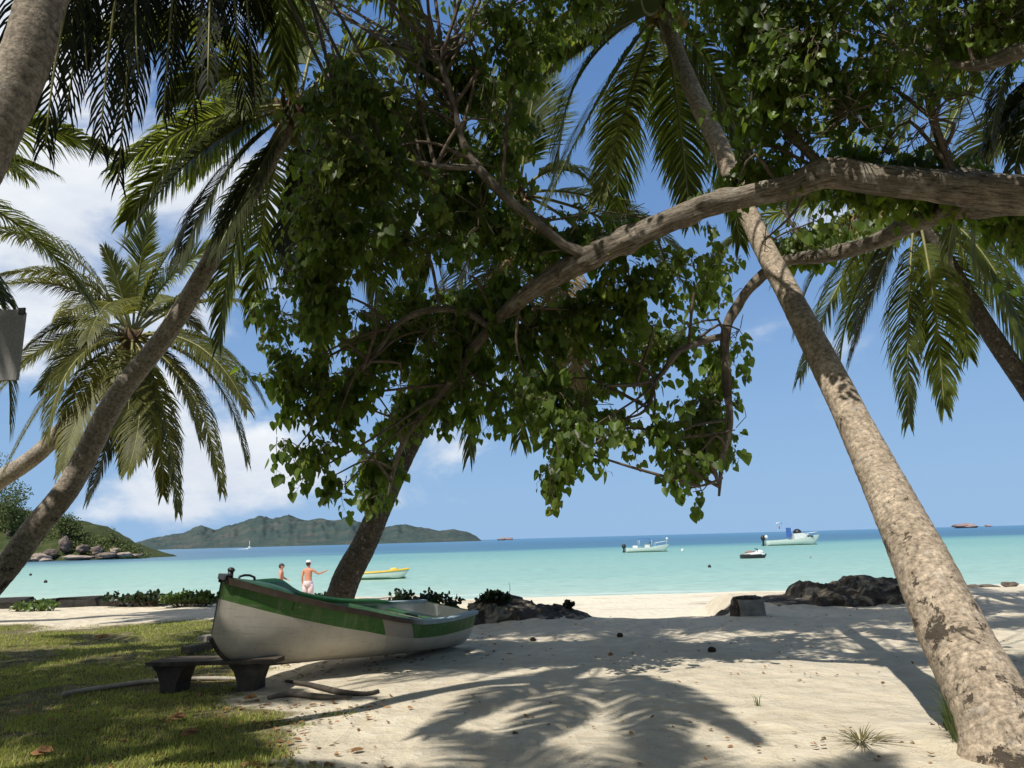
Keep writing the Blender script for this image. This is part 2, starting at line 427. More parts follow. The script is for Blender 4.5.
def mat_ground():
    t = NT('sand and turf'); v = t.pos(); g = t.attr('tint'); s = t.sep(v)
    n1 = t.noise(v, .7, 5, .6); n2 = t.noise(v, 5, 6, .65); n3 = t.noise(v, 60, 4, .7); n4 = t.noise(v, 230, 2, .6)
    sand = t.ramp(n1, [(.3, (.60, .525, .39)), (.7, (.75, .665, .51))])
    sand = t.mix(.4, sand, t.ramp(n2, [(.3, .32), (.7, .68)]), 'OVERLAY')
    sand = t.mix(.35, sand, t.ramp(n4, [(.3, .25), (.7, .75)]), 'OVERLAY')
    # darker specks: broken leaf and twig crumbs
    sp = t.ramp(t.noise(v, 34, 3, .6, .5), [(.63, 0), (.70, 1)])
    spm = t.math('MULTIPLY', sp, t.ramp(t.noise(v, 1.1, 4), [(.40, .10), (.62, .85)]))
    sand = t.mix(spm, sand, (.13, .095, .06))
    # random greyer patches standing in for deeper shade on the sand
    eg = t.ramp(t.noise(v, .45, 5, .65), [(.45, 0), (.62, .55)])
    shadem = t.math('MULTIPLY', eg, t.ramp(s[1], [(0, 1), (1, 1)]))
    sand = t.mix(t.math('MULTIPLY', shadem, .35), sand, (.36, .31, .245))
    # weed line on the beach
    weed = t.math('MULTIPLY', t.ramp(t.noise(t.pos((.25, 1.3, 1)), 1.5, 5, .7), [(.56, 0), (.66, .8)]), t.ramp(t.math('MULTIPLY_ADD', s[2], -1, 0), [(.72, 0), (.82, 1), (.93, 1), (.96, 0)]))
    sand = t.mix(weed, sand, (.15, .11, .07))
    white = t.ramp(t.math('MULTIPLY_ADD', s[2], -1.0, 0.0), [(.3, 0), (.55, .75)])
    sand = t.mix(white, sand, (.74, .67, .53))
    sand = t.mix(weed, sand, (.30, .25, .18))
    turf = t.ramp(n2, [(.3, (.06, .06, .024)), (.5, (.14, .125, .055)), (.68, (.27, .215, .125))])
    turf = t.mix(.5, turf, t.ramp(n3, [(.3, .2), (.7, .8)]), 'OVERLAY')
    gm = t.ramp(t.math('ADD', g, t.math('MULTIPLY', t.math('SUBTRACT', n2, .5), .9)), [(.35, 0), (.6, 1)])
    c = t.mix(gm, sand, turf)
    # footprints
    fp = t.math('ADD', t.math('MULTIPLY', t.vor(t.pos((1, .75, 1)), 3.4), 1.0), t.math('MULTIPLY', n2, 1.2))
    nrm = t.bump(fp, 1.0, .055); nrm = t.bump(t.math('ADD', n3, t.math('MULTIPLY', n4, .5)), .55, .016, nrm)
    return t.done(c, .95, nrm, .15)
go = mb.build('ground', mat_ground()); tag(go, kind='structure')
# sea
mb = MB(); S_ = 60000
xs = [-S_, -3000, -400, -60, 60, 400, 3000, S_]; ys = [24, 60, 120, 260, 600, 3000, S_]
idx = {}
for j, y in enumerate(ys):
    for i, x in enumerate(xs): idx[i, j] = mb.vert((x, y, SEA))
for j in range(len(ys)-1):
    for i in range(len(xs)-1): mb.face((idx[i, j], idx[i+1, j], idx[i+1, j+1], idx[i, j+1]))
def mat_sea():
    t = NT('lagoon water'); v = t.pos(); s = t.sep(v)
    n = t.noise(t.pos((.006, .018, 1)), 1.0, 5, .6); nr = t.noise(t.pos((.03, .16, 1)), 1.0, 6, .65)
    ly = t.math('LOGARITHM', s[1], 10.0)
    f = t.math('ADD', ly, t.math('ADD', t.math('MULTIPLY', t.math('SUBTRACT', n, .5), .55), t.math('MULTIPLY', t.math('SUBTRACT', nr, .5), .30)))
    f = t.math('MULTIPLY_ADD', f, .5, -.6)      # log10 1.2..3.2 -> 0..1
    c = t.ramp(f, [(.165, (.60, .59, .47)), (.20, (.39, .525, .425)), (.28, (.275, .45, .375)), (.45, (.20, .385, .335)), (.53, (.125, .295, .30)), (.565, (.062, .165, .24)), (.66, (.060, .150, .235)), (.80, (.062, .165, .27)), (1, (.075, .19, .31))])
    rip = t.noise(t.pos((.9, 2.2, 1)), 1.0, 4, .6)
    c = t.mix(.55, c, t.ramp(rip, [(.3, .28), (.7, .72)]), 'OVERLAY')
    sw = t.noise(t.pos((.10, 1.1, 1)), 1.0, 5, .65, .6)
    c = t.mix(t.math('MULTIPLY', t.ramp(sw, [(.56, 0), (.62, .85)]), t.ramp(f, [(.165, .9), (.20, .75), (.235, 0)])), c, (.72, .74, .68))
    return t.done(c, .38, t.bump(t.math('ADD', rip, t.noise(t.pos((4, 9, 1)), 1, 3)), .5, .06), .22)
so_ = mb.build('sea', mat_sea()); tag(so_, kind='structure')

# distant island hills
def mat_hill():
    t = NT('hazy hill'); v = t.pos()
    n = t.noise(v, .012, 7, .65); n2 = t.noise(v, .05, 5, .7)
    c = t.ramp(n, [(.3, (.014, .030, .016)), (.5, (.040, .062, .022)), (.66, (.105, .082, .050))])
    c = t.mix(.6, c, t.ramp(n2, [(.3, .2), (.7, .8)]), 'OVERLAY')
    c = t.mix(.36, c, (.085, .12, .165))  # bluish haze of distance mixed into the hill colour
    return t.done(c, .95, t.bump(n2, .6, 12), .05)
prof = [(112, 550), (120, 548), (135, 543), (150, 539), (168, 536), (185, 533), (200, 526.5), (214, 530.5), (230, 526.5), (246, 521.5), (259, 517.5), (273, 520), (288, 517.5), (304, 521.5), (320, 519.5), (335, 522.5), (349, 519), (366, 526.5), (385, 528), (405, 525), (425, 529), (440, 531), (455, 530), (466, 532), (476, 536), (482, 541), (487, 544)]
def hill(name, prof, D, depth, amp):
    mb = MB(); nx = 260; ny = 26; g = {}
    for i in range(nx+1):
        px = prof[0][0]+(prof[-1][0]-prof[0][0])*i/nx
        k = 0
        while k < len(prof)-2 and prof[k+1][0] < px: k += 1
        t = (px-prof[k][0])/(prof[k+1][0]-prof[k][0]); py = prof[k][1]+(prof[k+1][1]-prof[k][1])*t
        top = at(px, py, D).z-SEA
        for j in range(ny+1):
            s = j/ny; Y = D-depth*(1-s); x = at(px, 540, D).x*Y/D
            ridge = math.sin(min(1, s*1.02)*math.pi/2)**.8
            if s > .85: ridge = 1
            gul = amp*(noise.noise(Vector((px*.09, s*5.5, 1)))+.7*noise.noise(Vector((px*.22, s*12, 4))))
            z = SEA-2+max(0, (top+2)*(ridge*(1-s*0)+gul*4*s*(1-s)) + 1.2*noise.noise(Vector((px*1.3, s*30, 2)))*min(1, top/20))
            g[i, j] = mb.vert((x, Y, z if s < 1 else SEA+top+2.2*noise.noise(Vector((px*.8, 0, 2)))*min(1, top/25)))
    for i in range(nx):
        for j in range(ny): mb.face((g[i, j], g[i+1, j], g[i+1, j+1], g[i, j+1]))
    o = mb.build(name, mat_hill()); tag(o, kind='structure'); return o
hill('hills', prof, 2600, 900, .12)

# ------------------------------------------------------------------ foliage helpers
def rvec(rng):
    while True:
        v = Vector((rng.uniform(-1, 1), rng.uniform(-1, 1), rng.uniform(-1, 1)))
        if .05 < v.length < 1: return v.normalized()
def add_heart(mb, p, tip, nrm, L, tint, m=0, fold=.25):
    """heart shaped leaf: p = where the stalk meets the blade, tip = direction, nrm = face direction"""
    tip = tip.normalized(); sd_ = tip.cross(nrm)
    if sd_.length < .05: sd_ = tip.cross(Vector((.3, .9, .2)))
    sd_.normalize(); nn = sd_.cross(tip)
    a = mb.vert(p, tint); z = mb.vert(p+tip*L+nn*(-.08*L), tint)
    for sg in (-1, 1):
        ids = [a]
        for (u, v) in ((.26, -.14), (.49, .06), (.47, .34), (.26, .70)):
            ids.append(mb.vert(p+sd_*(sg*u*L)+tip*(v*L)+nn*(abs(u)*fold*L-.05*v*L), tint))
        ids.append(z)
        mb.face(ids if sg > 0 else ids[::-1], m)
def add_oval(mb, p, tip, nrm, L, W_, tint, m=0):
    tip = tip.normalized(); sd_ = tip.cross(nrm)
    if sd_.length < .05: sd_ = tip.cross(Vector((.3, .9, .2)))
    sd_.normalize(); nn = sd_.cross(tip)
    a = mb.vert(p, tint); b = mb.vert(p+tip*L, tint); c = []
    for sg in (-1, 1):
        q1 = mb.vert(p+tip*L*.35+sd_*sg*W_+nn*W_*.3, tint); q2 = mb.vert(p+tip*L*.75+sd_*sg*W_*.8+nn*W_*.25, tint)
        mb.face((a, q1, q2, b) if sg > 0 else (a, b, q2, q1), m)
def add_far_leaves(mb, c, r, n, size, rng, m=0, lumps=6):
    """crown of leaf clumps seen from far off"""
    c = Vector(c); r = Vector(r)
    cent = [c]+[c+Vector((rng.gauss(0, .5)*r.x, rng.gauss(0, .5)*r.y, rng.gauss(0, .45)*r.z)) for _ in range(lumps)]
    for k in range(n):
        b = cent[k % len(cent)]; q = .62 if len(cent) > 1 else 1
        d = rvec(rng)*(rng.random()**.4)
        p = b+Vector((d.x*r.x*q, d.y*r.y*q, d.z*r.z*q))
        add_oval(mb, p, rvec(rng)+Vector((0, 0, -.3)), rvec(rng)+Vector((0, -.4, .8)), size*rng.uniform(.6, 1.3), size*.36, rng.random(), m)

# ------------------------------------------------------------------ headland on the left and its trees and boulders
def wl(px, py, z=SEA): return gz(px, py, z)
HD = 225.0
def headland():
    mb = MB(); prof = [(-420, 470), (-200, 480), (-60, 505), (0, 518), (40, 524), (62, 528), (80, 537), (100, 546), (120, 552), (138, 556), (150, 562)]
    nx = 90; ny = 18; g = {}
    for i in range(nx+1):
        px = prof[0][0]+(prof[-1][0]-prof[0][0])*i/nx; k = 0
        while k < len(prof)-2 and prof[k+1][0] < px: k += 1
        t = (px-prof[k][0])/(prof[k+1][0]-prof[k][0]); py = prof[k][1]+(prof[k+1][1]-prof[k][1])*t
        top = at(px, py, HD+25).z-SEA
        for j in range(ny+1):
            s = j/ny; Y = HD-8+33*s; x = at(px, 540, HD).x
            z = SEA-.6+(top+.6)*math.sin(min(1, s*1.1)*math.pi/2)**.9+.8*nz(px*.2, s*9, 1.0)*min(1, top/4)
            g[i, j] = mb.vert((x, Y, z))
    for i in range(nx):
        for j in range(ny): mb.face((g[i, j], g[i+1, j], g[i+1, j+1], g[i, j+1]))
    o = mb.build('headland', mat_mottled('headland scrub', (.03, .045, .015), (.075, .085, .035), .3, .95, .6, .1, .4)); tag(o, kind='structure')
headland()
rng = random.Random(11)
mb = MB()
for k in range(430):
    px = rng.uniform(-100, 134); lo = 556-8*max(0, (60-px)/100)
    hi = {0: 0}.get(1, 522+max(0, px-40)*.36) if px > 40 else 522-(40-px)*.16
    if lo < hi: continue
    py = rng.uniform(hi+1, lo-9) if lo-9 > hi+1 else hi+1
    f = (lo-py)/40
    c = at(px, py, HD-4+26*max(0, min(1, f)))
    add_far_leaves(mb, c, (3.2, 2.6, 1.7), 130, .55, rng, 0, 4)
o = mb.build('hillside_scrub', M['far_leaf']); tag(o, 'low green scrub covering the headland slope', 'scrub', kind='stuff')

def far_tree(px, py_top, py_base, wpx, Y, label, airy=False, seed=1, n=900):
    rng = random.Random(seed); b = at(px, py_base, Y); tp = at(px, py_top, Y); h = tp.z-b.z; wr = wpx/2/FPX*Y
    root = empty('bay_tree', b); tag(root, label, 'tree', 'trees on the headland')
    mb = MB(); lean = rng.uniform(-.1, .1)*h
    pts, rr = spline([(Vector((0, 0, -1)), h*.05), (Vector((lean*.4, 0, h*.4)), h*.035), (Vector((lean, 0, h*.85)), h*.012)], h/12)
    mb.tube(pts, rr, 6)
    for q in range(5):
        a = rng.uniform(0, 6.28); s = Vector((lean*.6, 0, h*rng.uniform(.35, .65)))
        e = s+Vector((math.cos(a)*wr*.7, math.sin(a)*wr*.6, h*.22)); mb.tube([s, (s+e)/2+Vector((0, 0, h*.04)), e], [h*.018, h*.012, h*.005], 5)
    mb.build('trunk', M['twig'], root)
    mb = MB(); add_far_leaves(mb, (lean, 0, h*.64), (wr, wr*.8, h*.36), n, .38 if airy else .55, rng, 0, 11)
    mb.build('crown', M['far_leaf'], root)
far_tree(-18, 470, 545, 60, 232, 'tall dense tree on the headland at the left picture edge', False, 3, 3600)
far_tree(8, 491, 545, 40, 228, 'round crowned tree on the headland left of the leaning trunk', False, 4, 3200)
far_tree(62, 516, 548, 26, 226, 'bushy tree on the headland just right of the leaning trunk', False, 5, 2200)
far_tree(112, 531, 557, 15, 226, 'thin airy tree standing near the tip of the headland', True, 6, 900)
far_tree(131, 541, 557, 11, 240, 'smallest faint tree at the far tip of the headland', True, 7, 420)

def boulder(px, py, wpx, hpx, Y, mat, label, seed, tilt=0, group='boulders on the headland shore', name='boulder', cat='boulder'):
    """px,py centre of foot"""
    b = at(px, py, Y); wx = wpx/2/FPX*Y*(1.0 if group.startswith('boulders') else 1); hz_ = hpx/FPX*Y*(.62 if group.startswith('boulders') else .9)
    mb = MB(); s = seed*7.3
    def fn(d):
        v = noise.noise(Vector((d.x*1.1+s, d.y*1.1, d.z*1.1)))*.35+noise.noise(Vector((d.x*3+s, d.y*3, d.z*3)))*.12
        a_ = noise.cell(Vector((d.x*2.3+s, d.y*2.3, d.z*2.3)))*.10; w_ = 1-abs(noise.noise(Vector((d.x*2.1+s, d.y*2.1+3, d.z*2.1))))*1.1
        c = max(abs(d.x), abs(d.y), abs(d.z))
        return (.72+v+a_*.5+.3*w_)*(.8+.25*(1-c))/.9
    mb.ball((0, 0, hz_*.42), (wx, wx*.8, hz_*.62), 0, 28, 18, fn)
    o = mb.build(name, M[mat]); o.location = b; o.rotation_euler = (0, tilt, seed)
    tag(o, label, cat, group); return o
boulder(30, 562, 12, 6, 212, 'granite_dark', 'low dark rock at the waterline just right of the leaning trunk', 15)
boulder(70, 558.5, 10, 6, 216, 'granite', 'small pale rock wedged behind the long pink boulder', 16)
boulder(97, 554, 14, 13, 219, 'granite_dark', 'dark blocky boulder above the broad brownish one', 17)
boulder(46, 561.5, 16, 5, 212, 'granite', 'low pinkish slab at the waterline left of the long pale boulder', 18)
boulder(115, 553, 12, 8, 221, 'granite', 'brown pink boulder below the thin airy tree', 19)
boulder(38, 561, 26, 12, 214, 'granite', 'grey pink boulder half hidden behind the leaning trunk at the waterline', 1)
boulder(50, 557, 18, 13, 219, 'granite_dark', 'rounded grey boulder between the leaning trunk and the long pale one', 2)
boulder(79, 559.5, 36, 7, 214, 'granite', 'long low pale pink boulder, largest at the waterline', 3)
boulder(63, 551, 15, 22, 221, 'granite_dark', 'tall upright dark boulder among the bushes', 4, -.25)
boulder(82, 552, 17, 12, 221, 'granite_dark', 'dark pointed boulder behind the long pale one', 5)
boulder(107, 558, 24, 9, 214, 'granite_dark', 'broad brownish boulder right of the long pale one', 6)
boulder(124, 556.5, 16, 7, 215, 'granite', 'small pale boulder near the headland tip', 7)
boulder(137, 556, 11, 3.5, 217, 'granite', 'flat low pale rock sheet at the headland tip', 8)
boulder(142, 555.5, 4.5, 4, 217, 'granite_dark', 'tiny rock standing outermost at the headland tip', 9)
boulder(90, 537, 20, 9, 244, 'granite_dark', 'dark rock slab up on the headland ridge', 10, .35)
boulder(76, 529, 12, 6, 246, 'granite_dark', 'small dark rock high on the headland ridge', 12, .3)
# islets on the horizon
def islet(px, py, wpx, hpx, Y, label, seed):
    root = boulder(px, py, wpx, hpx, Y, 'islet', label, seed, 0, 'rock islets on the horizon', 'rock_islet', 'islet')
    root.rotation_euler = (0, 0, 0)
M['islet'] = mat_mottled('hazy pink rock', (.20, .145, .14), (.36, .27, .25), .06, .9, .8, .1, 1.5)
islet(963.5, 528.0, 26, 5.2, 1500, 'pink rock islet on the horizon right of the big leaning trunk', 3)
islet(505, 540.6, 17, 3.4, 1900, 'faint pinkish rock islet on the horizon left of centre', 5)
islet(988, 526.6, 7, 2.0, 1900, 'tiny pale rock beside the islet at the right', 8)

def unseen_woodland():
    # unseen wood added behind the viewpoint to cut sky light on the ground
    rng = random.Random(91); mb = MB()
    for k in range(46):
        x = rng.uniform(-22, 22); y = rng.uniform(-15, -6.5); z = rng.uniform(2.5, 10.5)
        add_far_leaves(mb, (x, y, z), (3.2, 2.4, 2.0), 420, .42, rng, 0, 6)
    for sg in (-1, 1):
        for k in range(16):
            add_far_leaves(mb, (sg*rng.uniform(15, 20), rng.uniform(-6, 8), rng.uniform(2, 8)), (2.4, 2.4, 2.0), 420, .42, rng, 0, 6)
    tr = [(-14, -9), (-6, -11), (3, -9.5), (10, -12), (18, -8), (-20, -7)]
    for (x, y) in tr: mb.tube([Vector((x, y, -.1)), Vector((x+.4, y, 4)), Vector((x, y+.5, 8.5))], [.3, .22, .1], 8, 1)
    o = mb.build('unseen_woodland', [M['far_leaf'], M['twig']]); tag(o, 'unseen green wood added behind the viewpoint to block sky light', 'unseen_woodland', kind='stuff')
unseen_woodland()
# ------------------------------------------------------------------ boats
def hull(mb, L, B, zs, zk, bs=.65, n=36, q=10, m=0, fore=.9, inset=0, xo=0, flare=.8, full=2.2, tmax=.42, rise=.92):
    """lofted open hull, stern x=0, bow x=L. zs/zk: sheer and keel height functions of t. returns sheer rows"""
    rows = []
    for i in range(n+1):
        t = i/n; t = 1-(1-t)**1.35
        if t > tmax: b = B/2*max(0, 1-((t-tmax)/(1-tmax))**full)
        else: b = B/2*(bs+(1-bs)*math.sin(math.pi/2*t/tmax))
        S = zs(t); K = zk(t)
        if t > fore: K = K+(S-K)*rise*((t-fore)/(1-fore))**2.6
        b = max(0.012, b-inset); row = []
        for sg in (-1, 1):
            col = []
            for j in range(q+1):
                u = j/q
                y = b*(1-(1-u)**2.4)**flare; z = K+inset+(S-K-inset)*u**1.55
                col.append(mb.vert((xo+L*t-(inset if t > .98 else 0), sg*y, z), S-z, (t, u)))
            row.append(col)
        rows.append(row)
    for i in range(n):
        for sg in (0, 1):
            for j in range(q):
                f = (rows[i][sg][j], rows[i+1][sg][j], rows[i+1][sg][j+1], rows[i][sg][j+1])
                mb.face(f if (sg == 0) else f[::-1], m)
    for j in range(q):      # transom
        mb.face((rows[0][0][j], rows[0][0][j+1], rows[0][1][j+1], rows[0][1][j]), m)
    return rows

def row_of(mb, rows, sg, n): return [Vector(mb.v[r[sg][-1]]) for r in rows]
# main rowing boat
zs = lambda t: .57-.05*math.sin(min(1, t/.6)*math.pi)+(.0 if t < .35 else .36*((t-.35)/.65)**1.7)
zk = lambda t: .0
stern_c = at(444, 560, 12.15); bow_c = at(210, 560, 8.62)
stern_p = Vector((stern_c.x, stern_c.y, H(stern_c.x, stern_c.y)+.0)); bow_p = Vector((bow_c.x, bow_c.y, .27))
dv = bow_p-stern_p; BL = dv.length
boat = empty('rowing_boat', stern_p); boat.rotation_euler = (R(-8.0), -math.asin(dv.z/BL), math.atan2(dv.y, dv.x))
tag(boat, 'beached white rowing boat with a green band along its rim, bow propped on a bench', 'rowing boat')
def mat_rowboat():
    t = NT('rowboat paint'); a = t.new('ShaderNodeAttribute', attribute_name='span'); s = t.sep(a.outputs['Vector']); v = t.coords()
    n = t.noise(v, 3, 6, .6); n2 = t.noise(v, 22, 5, .7); ng = t.noise(t.coords((1, 1, 5)), 2.2, 5, .6)
    white = t.ramp(n, [(.3, (.47, .435, .355)), (.7, (.57, .53, .445))])
    grime = t.math('MULTIPLY', t.ramp(s[1], [(.1, .95), (.6, 0)]), t.ramp(ng, [(.38, 0), (.7, .9)]))
    white = t.mix(grime, white, (.27, .235, .19))
    green = t.ramp(n, [(.3, (.035, .115, .018)), (.7, (.06, .165, .03))])
    green = t.mix(t.ramp(n2, [(.62, 0), (.75, .5)]), green, (.16, .2, .12))
    drop = t.attr('tint'); band = t.math('LESS_THAN', drop, .222)
    # bare undercoat where the band was patched
    sl = t.math('ADD', s[0], t.math('MULTIPLY', drop, .16))
    hole = t.math('MULTIPLY', t.math('GREATER_THAN', sl, .43), t.math('LESS_THAN', sl, .56))
    gp = t.mix(hole, green, (.33, .30, .25))
    c = t.mix(band, white, gp)
    patch = t.math('MULTIPLY', hole, t.math('SUBTRACT', 1.0, band))
    c = t.mix(t.math('MULTIPLY', patch, .55), c, (.36, .325, .27))
    scr = t.ramp(t.noise(t.coords((1.2, 1, 14)), 3, 6, .75), [(.55, 0), (.68, .5)])
    c = t.mix(t.ramp(t.noise(v, 13, 4, .7), [(.64, 0), (.69, .8)]), c, (.33, .31, .26))
    c = t.mix(t.ramp(t.noise(t.coords((3, 3, .6)), 3, 5, .7), [(.5, 0), (.75, .4)]), c, (.30, .26, .20))
    c = t.mix(scr, c, (.25, .21, .16))
    return t.done(c, .48, t.bump(n2, .15, .004), .35)
mb = MB(); rows = hull(mb, BL, 1.42, zs, zk, .66, 48, 14, 0, .84, 0, 0, .78, 2.35, .42, .34)
mb.build('hull', mat_rowboat(), boat)
sheer = [[Vector(mb.v[r[sg][-1]]) for r in rows] for sg in (0, 1)]
keelp = [Vector(mb.v[r[0][0]]) for r in rows]
mb = MB(); hull(mb, BL-.06, 1.42, lambda t: zs(t)-.01, lambda t: zk(t)+.02, .66, 40, 8, 0, .82, .035, .03, .78, 2.35, .42, .38)
mb.f = [f[::-1] for f in mb.f]
def mat_inner():
    t = NT('rowboat inside'); v = t.coords(); s = t.sep(v); n = t.noise(v, 4, 6, .6)
    g = t.ramp(n, [(.3, (.06, .13, .07)), (.7, (.13, .22, .12))]); wv = t.ramp(n, [(.3, (.5, .5, .46)), (.7, (.66, .66, .62))])
    c = t.mix(t.ramp(t.math('MULTIPLY_ADD', s[0], 1.0, 0), [(.78, 1), (.95, 0)]), g, wv)
    return t.done(c, .6, t.bump(n, .3, .01), .3)
mb.build('inner_skin', mat_inner(), boat)
for sg in (0, 1):
    mb = MB(); pts = [p+Vector((0, (1 if sg else -1)*.012, .0)) for p in sheer[sg]]
    N = len(pts)
    # flat rub rail : rectangular section
    prev = None
    for i, p in enumerate(pts):
        o_ = Vector((0, 1 if sg else -1, 0)); hgt = .035+.025*(i/N)
        r4 = [mb.vert(p+o_*.025+Vector((0, 0, -hgt)), .5), mb.vert(p+o_*.03+Vector((0, 0, .012)), .5), mb.vert(p-o_*.055+Vector((0, 0, .014)), .5), mb.vert(p-o_*.055+Vector((0, 0, -.03)), .5)]
        if prev:
            for k in range(4): mb.face((prev[k], prev[(k+1) % 4], r4[(k+1) % 4], r4[k]))
        prev = r4
    t = NT('rub rail paint and sky tint'); v = t.coords(); s = t.sep(v); n = t.noise(v, 8, 5, .6)
    c = t.mix(t.ramp(t.math('DIVIDE', s[0], BL), [(.36, 1), (.44, 0)]), t.ramp(n, [(.3, (.055, .042, .03)), (.7, (.11, .085, .065))]), t.ramp(n, [(.3, (.24, .33, .34)), (.7, (.36, .45, .46))]))  # stern part tinted blue-grey for skylight on its top
    o = mb.build('rub_rail', t.done(c, .6, t.bump(n, .3, .006), .3), boat, False)
# foredeck with raised coaming
mb = MB(); prev = None; prevh = None
for i in range(len(rows)):
    tpar = sheer[0][i].x/BL
    if tpar < .82: continue
    a, b = sheer[0][i], sheer[1][i]; ring = []
    camb = .06*(1-.9*sm(.84, 1, tpar))
    for k in range(13):
        u = k/12; p = a.lerp(b, u); p = p+Vector((0, 0, .016+camb*math.sin(u*math.pi)**.6)); ring.append(mb.vert(p, .5))
    if prev:
        for k in range(12): mb.face((prev[k], ring[k], ring[k+1], prev[k+1]))
    else: first = ring
    prev = ring
low = [mb.vert(Vector(mb.v[i_])+Vector((.03, 0, -.16))) for i_ in first]
for k in range(12): mb.face((low[k], first[k], first[k+1], low[k+1]))
mb.build('foredeck', M['green_dark'], boat)
# raised wash board on the far side that drops to the rail
for sg in (0,):
    mb = MB(); prev = None
    for i in range(len(rows)):
        tpar = sheer[sg][i].x/BL
        if tpar < .14 or tpar > .975: continue
        p = sheer[sg][i]+Vector((0, .05, 0)); hgt = .01+.05*sm(.14, .24, tpar)+sm(.58, .70, tpar)*max(-.05, min(.10, .80-zs(tpar)))
        r4 = [mb.vert(p), mb.vert(p+Vector((0, 0, hgt))), mb.vert(p+Vector((0, .03, hgt))), mb.vert(p+Vector((0, .03, 0)))]
        if prev:
            for k in range(4): mb.face((prev[k], prev[(k+1) % 4], r4[(k+1) % 4], r4[k]))
        prev = r4
    mb.build('wash_board', M['green_paint'], boat)
mb = MB(); pts = [Vector((p.x, 0, p.z-.014)) for p in keelp if p.x > .1]; mb.tube(pts, [.022]*len(pts), 6); mb.build('keel', M['wood_dark'], boat)
for tx in (.17, .44):
    mb = MB(); hb = .70*(.66+.34*math.sin(math.pi/2*min(1, tx/.42)))-.06
    mb.box((BL*tx, 0, .45), (.11, hb, .016)); mb.build('thwart', M['green_dark'], boat)
mb = MB(); mb.box((BL*.36, 0, .36), (.018, .60, .17)); mb.build('bulkhead', M['green_dark'], boat)
mb = MB(); zb = zs(1)+.02      # bow post and cleat
mb.tube([Vector((BL-.10, 0, zb-.06)), Vector((BL-.10, 0, zb+.05))], [.035, .028], 8); mb.ball((BL-.10, 0, zb+.055), (.04, .04, .028), 0, 10, 6); mb.box((BL-.04, 0, zb-.02), (.05, .06, .03))
mb.build('bow_post', M['black'], boat)
mb = MB(); zc = zs(.9)+.03
mb.tube([Vector((BL-.50, -.05, zc-.03)), Vector((BL-.47, -.05, zc+.055)), Vector((BL-.40, -.05, zc+.075)), Vector((BL-.33, -.05, zc+.075)), Vector((BL-.27, -.05, zc+.06)), Vector((BL-.24, -.05, zc-.02))], [.014]*6, 6)
mb.box((BL-.37, -.05, zc-.015), (.16, .03, .012)); mb.build('cleat', M['black'], boat)

# bench under the bow
bp = at(228, 677, 8.95); bz = H(bp.x, bp.y)
bench = empty('bench', (bp.x, bp.y, bz), R(-4)); tag(bench, 'dark weathered wooden bench carrying the bow of the green and white boat', 'bench')
mb = MB(); rg = random.Random(2)
mb.box((-.14, 0, .285), (.70, .16, .022), jit=.006, rng=rg); mb.box((-.16, .2, .28), (.64, .13, .02), jit=.006, rng=rg); mb.build('bench_top', M['wood_bench'], bench, False)
for lx in (-.60, .24):
    mb = MB(); q = []
    for (hw, z) in ((.19, .262), (.13, .19), (.085, .06), (.09, -.06)):
        q.append([mb.vert((lx+sx*hw, sy, z)) for sx, sy in ((-1, -.12), (1, -.12), (1, .22), (-1, .22))])
    for a, b in zip(q, q[1:]):
        for k in range(4): mb.face((b[k], b[(k+1) % 4], a[(k+1) % 4], a[k]))
    mb.face(q[0]); mb.build('leg', M['wood_dark'], bench, False)
def plank(a, b, hw, ht, mat, label, seed, name='plank', cat='plank', group=None, roll=0):
    a = Vector(a); b = Vector(b); d = (b-a); L = d.length; x = d.normalized(); y = Vector((0, 0, 1)).cross(x).normalized(); z = x.cross(y)
    rot = Matrix((x, y, z)).transposed() @ Matrix.Rotation(roll, 3, 'X')
    mb = MB(); mb.box((0, 0, 0), (L/2, hw, ht), rot=rot, jit=.008, rng=random.Random(seed)); o = mb.build(name, M[mat], None, False); o.location = (a+b)/2
    tag(o, label, cat, group); return o
p1 = gz(186, 650, .06); p2 = gz(226, 640, .06)
plank(p1, p2+Vector((.3, .3, 0)), .09, .05, 'wood_grey', 'weathered plank on the ground behind the bow, lower of two', 1, group='planks behind the bow')
plank(p1+Vector((.12, .25, .12)), p2+Vector((.45, .5, .12)), .09, .04, 'wood_pale', 'paler weathered plank behind the bow, upper of two', 2, group='planks behind the bow')

def log(pts, mat, name, label, cat, group=None, n=8, seed=0):
    b = Vector(pts[0][0]); P, rr = spline([(Vector(p)-b, r) for p, r in pts], .08); mb = MB()
    mb.tube(P, rr, n, wob=lambda a, L, i: 1+.25*noise.noise(Vector((math.cos(a), math.sin(a), L*3+seed))))
    o = mb.build(name, M[mat]); o.location = b; tag(o, label, cat, group); return o
def gp(px, py, dz=0):
    p = gz(px, py, 0); 
    for _ in range(4): p = gz(px, py, H(p.x, p.y))
    return Vector((p.x, p.y, H(p.x, p.y)+dz))
log([(gp(62, 697, .03), .022), (gp(105, 690, .03), .028), (gp(150, 684, .03), .026), (gp(205, 681, .03), .024), (gp(252, 682, .03), .016)], 'wood_pale', 'pole', 'long pale pole lying in the grass under the bench', 'pole')
log([(gp(286, 684, .03), .018), (gp(312, 688, .03), .026), (gp(340, 695, .03), .03), (gp(366, 696, .02), .024), (gp(378, 693, .02), .02)], 'wood_dark', 'driftwood_branch', 'dark driftwood branch on the sand below the boat', 'driftwood', seed=3)
log([(gp(268, 700, .02), .02), (gp(290, 697, .03), .03), (gp(325, 700, .03), .028), (gp(352, 699, .02), .012)], 'wood_grey', 'driftwood_branch', 'thin grey stick on the sand in front of the dark driftwood', 'driftwood', seed=5)

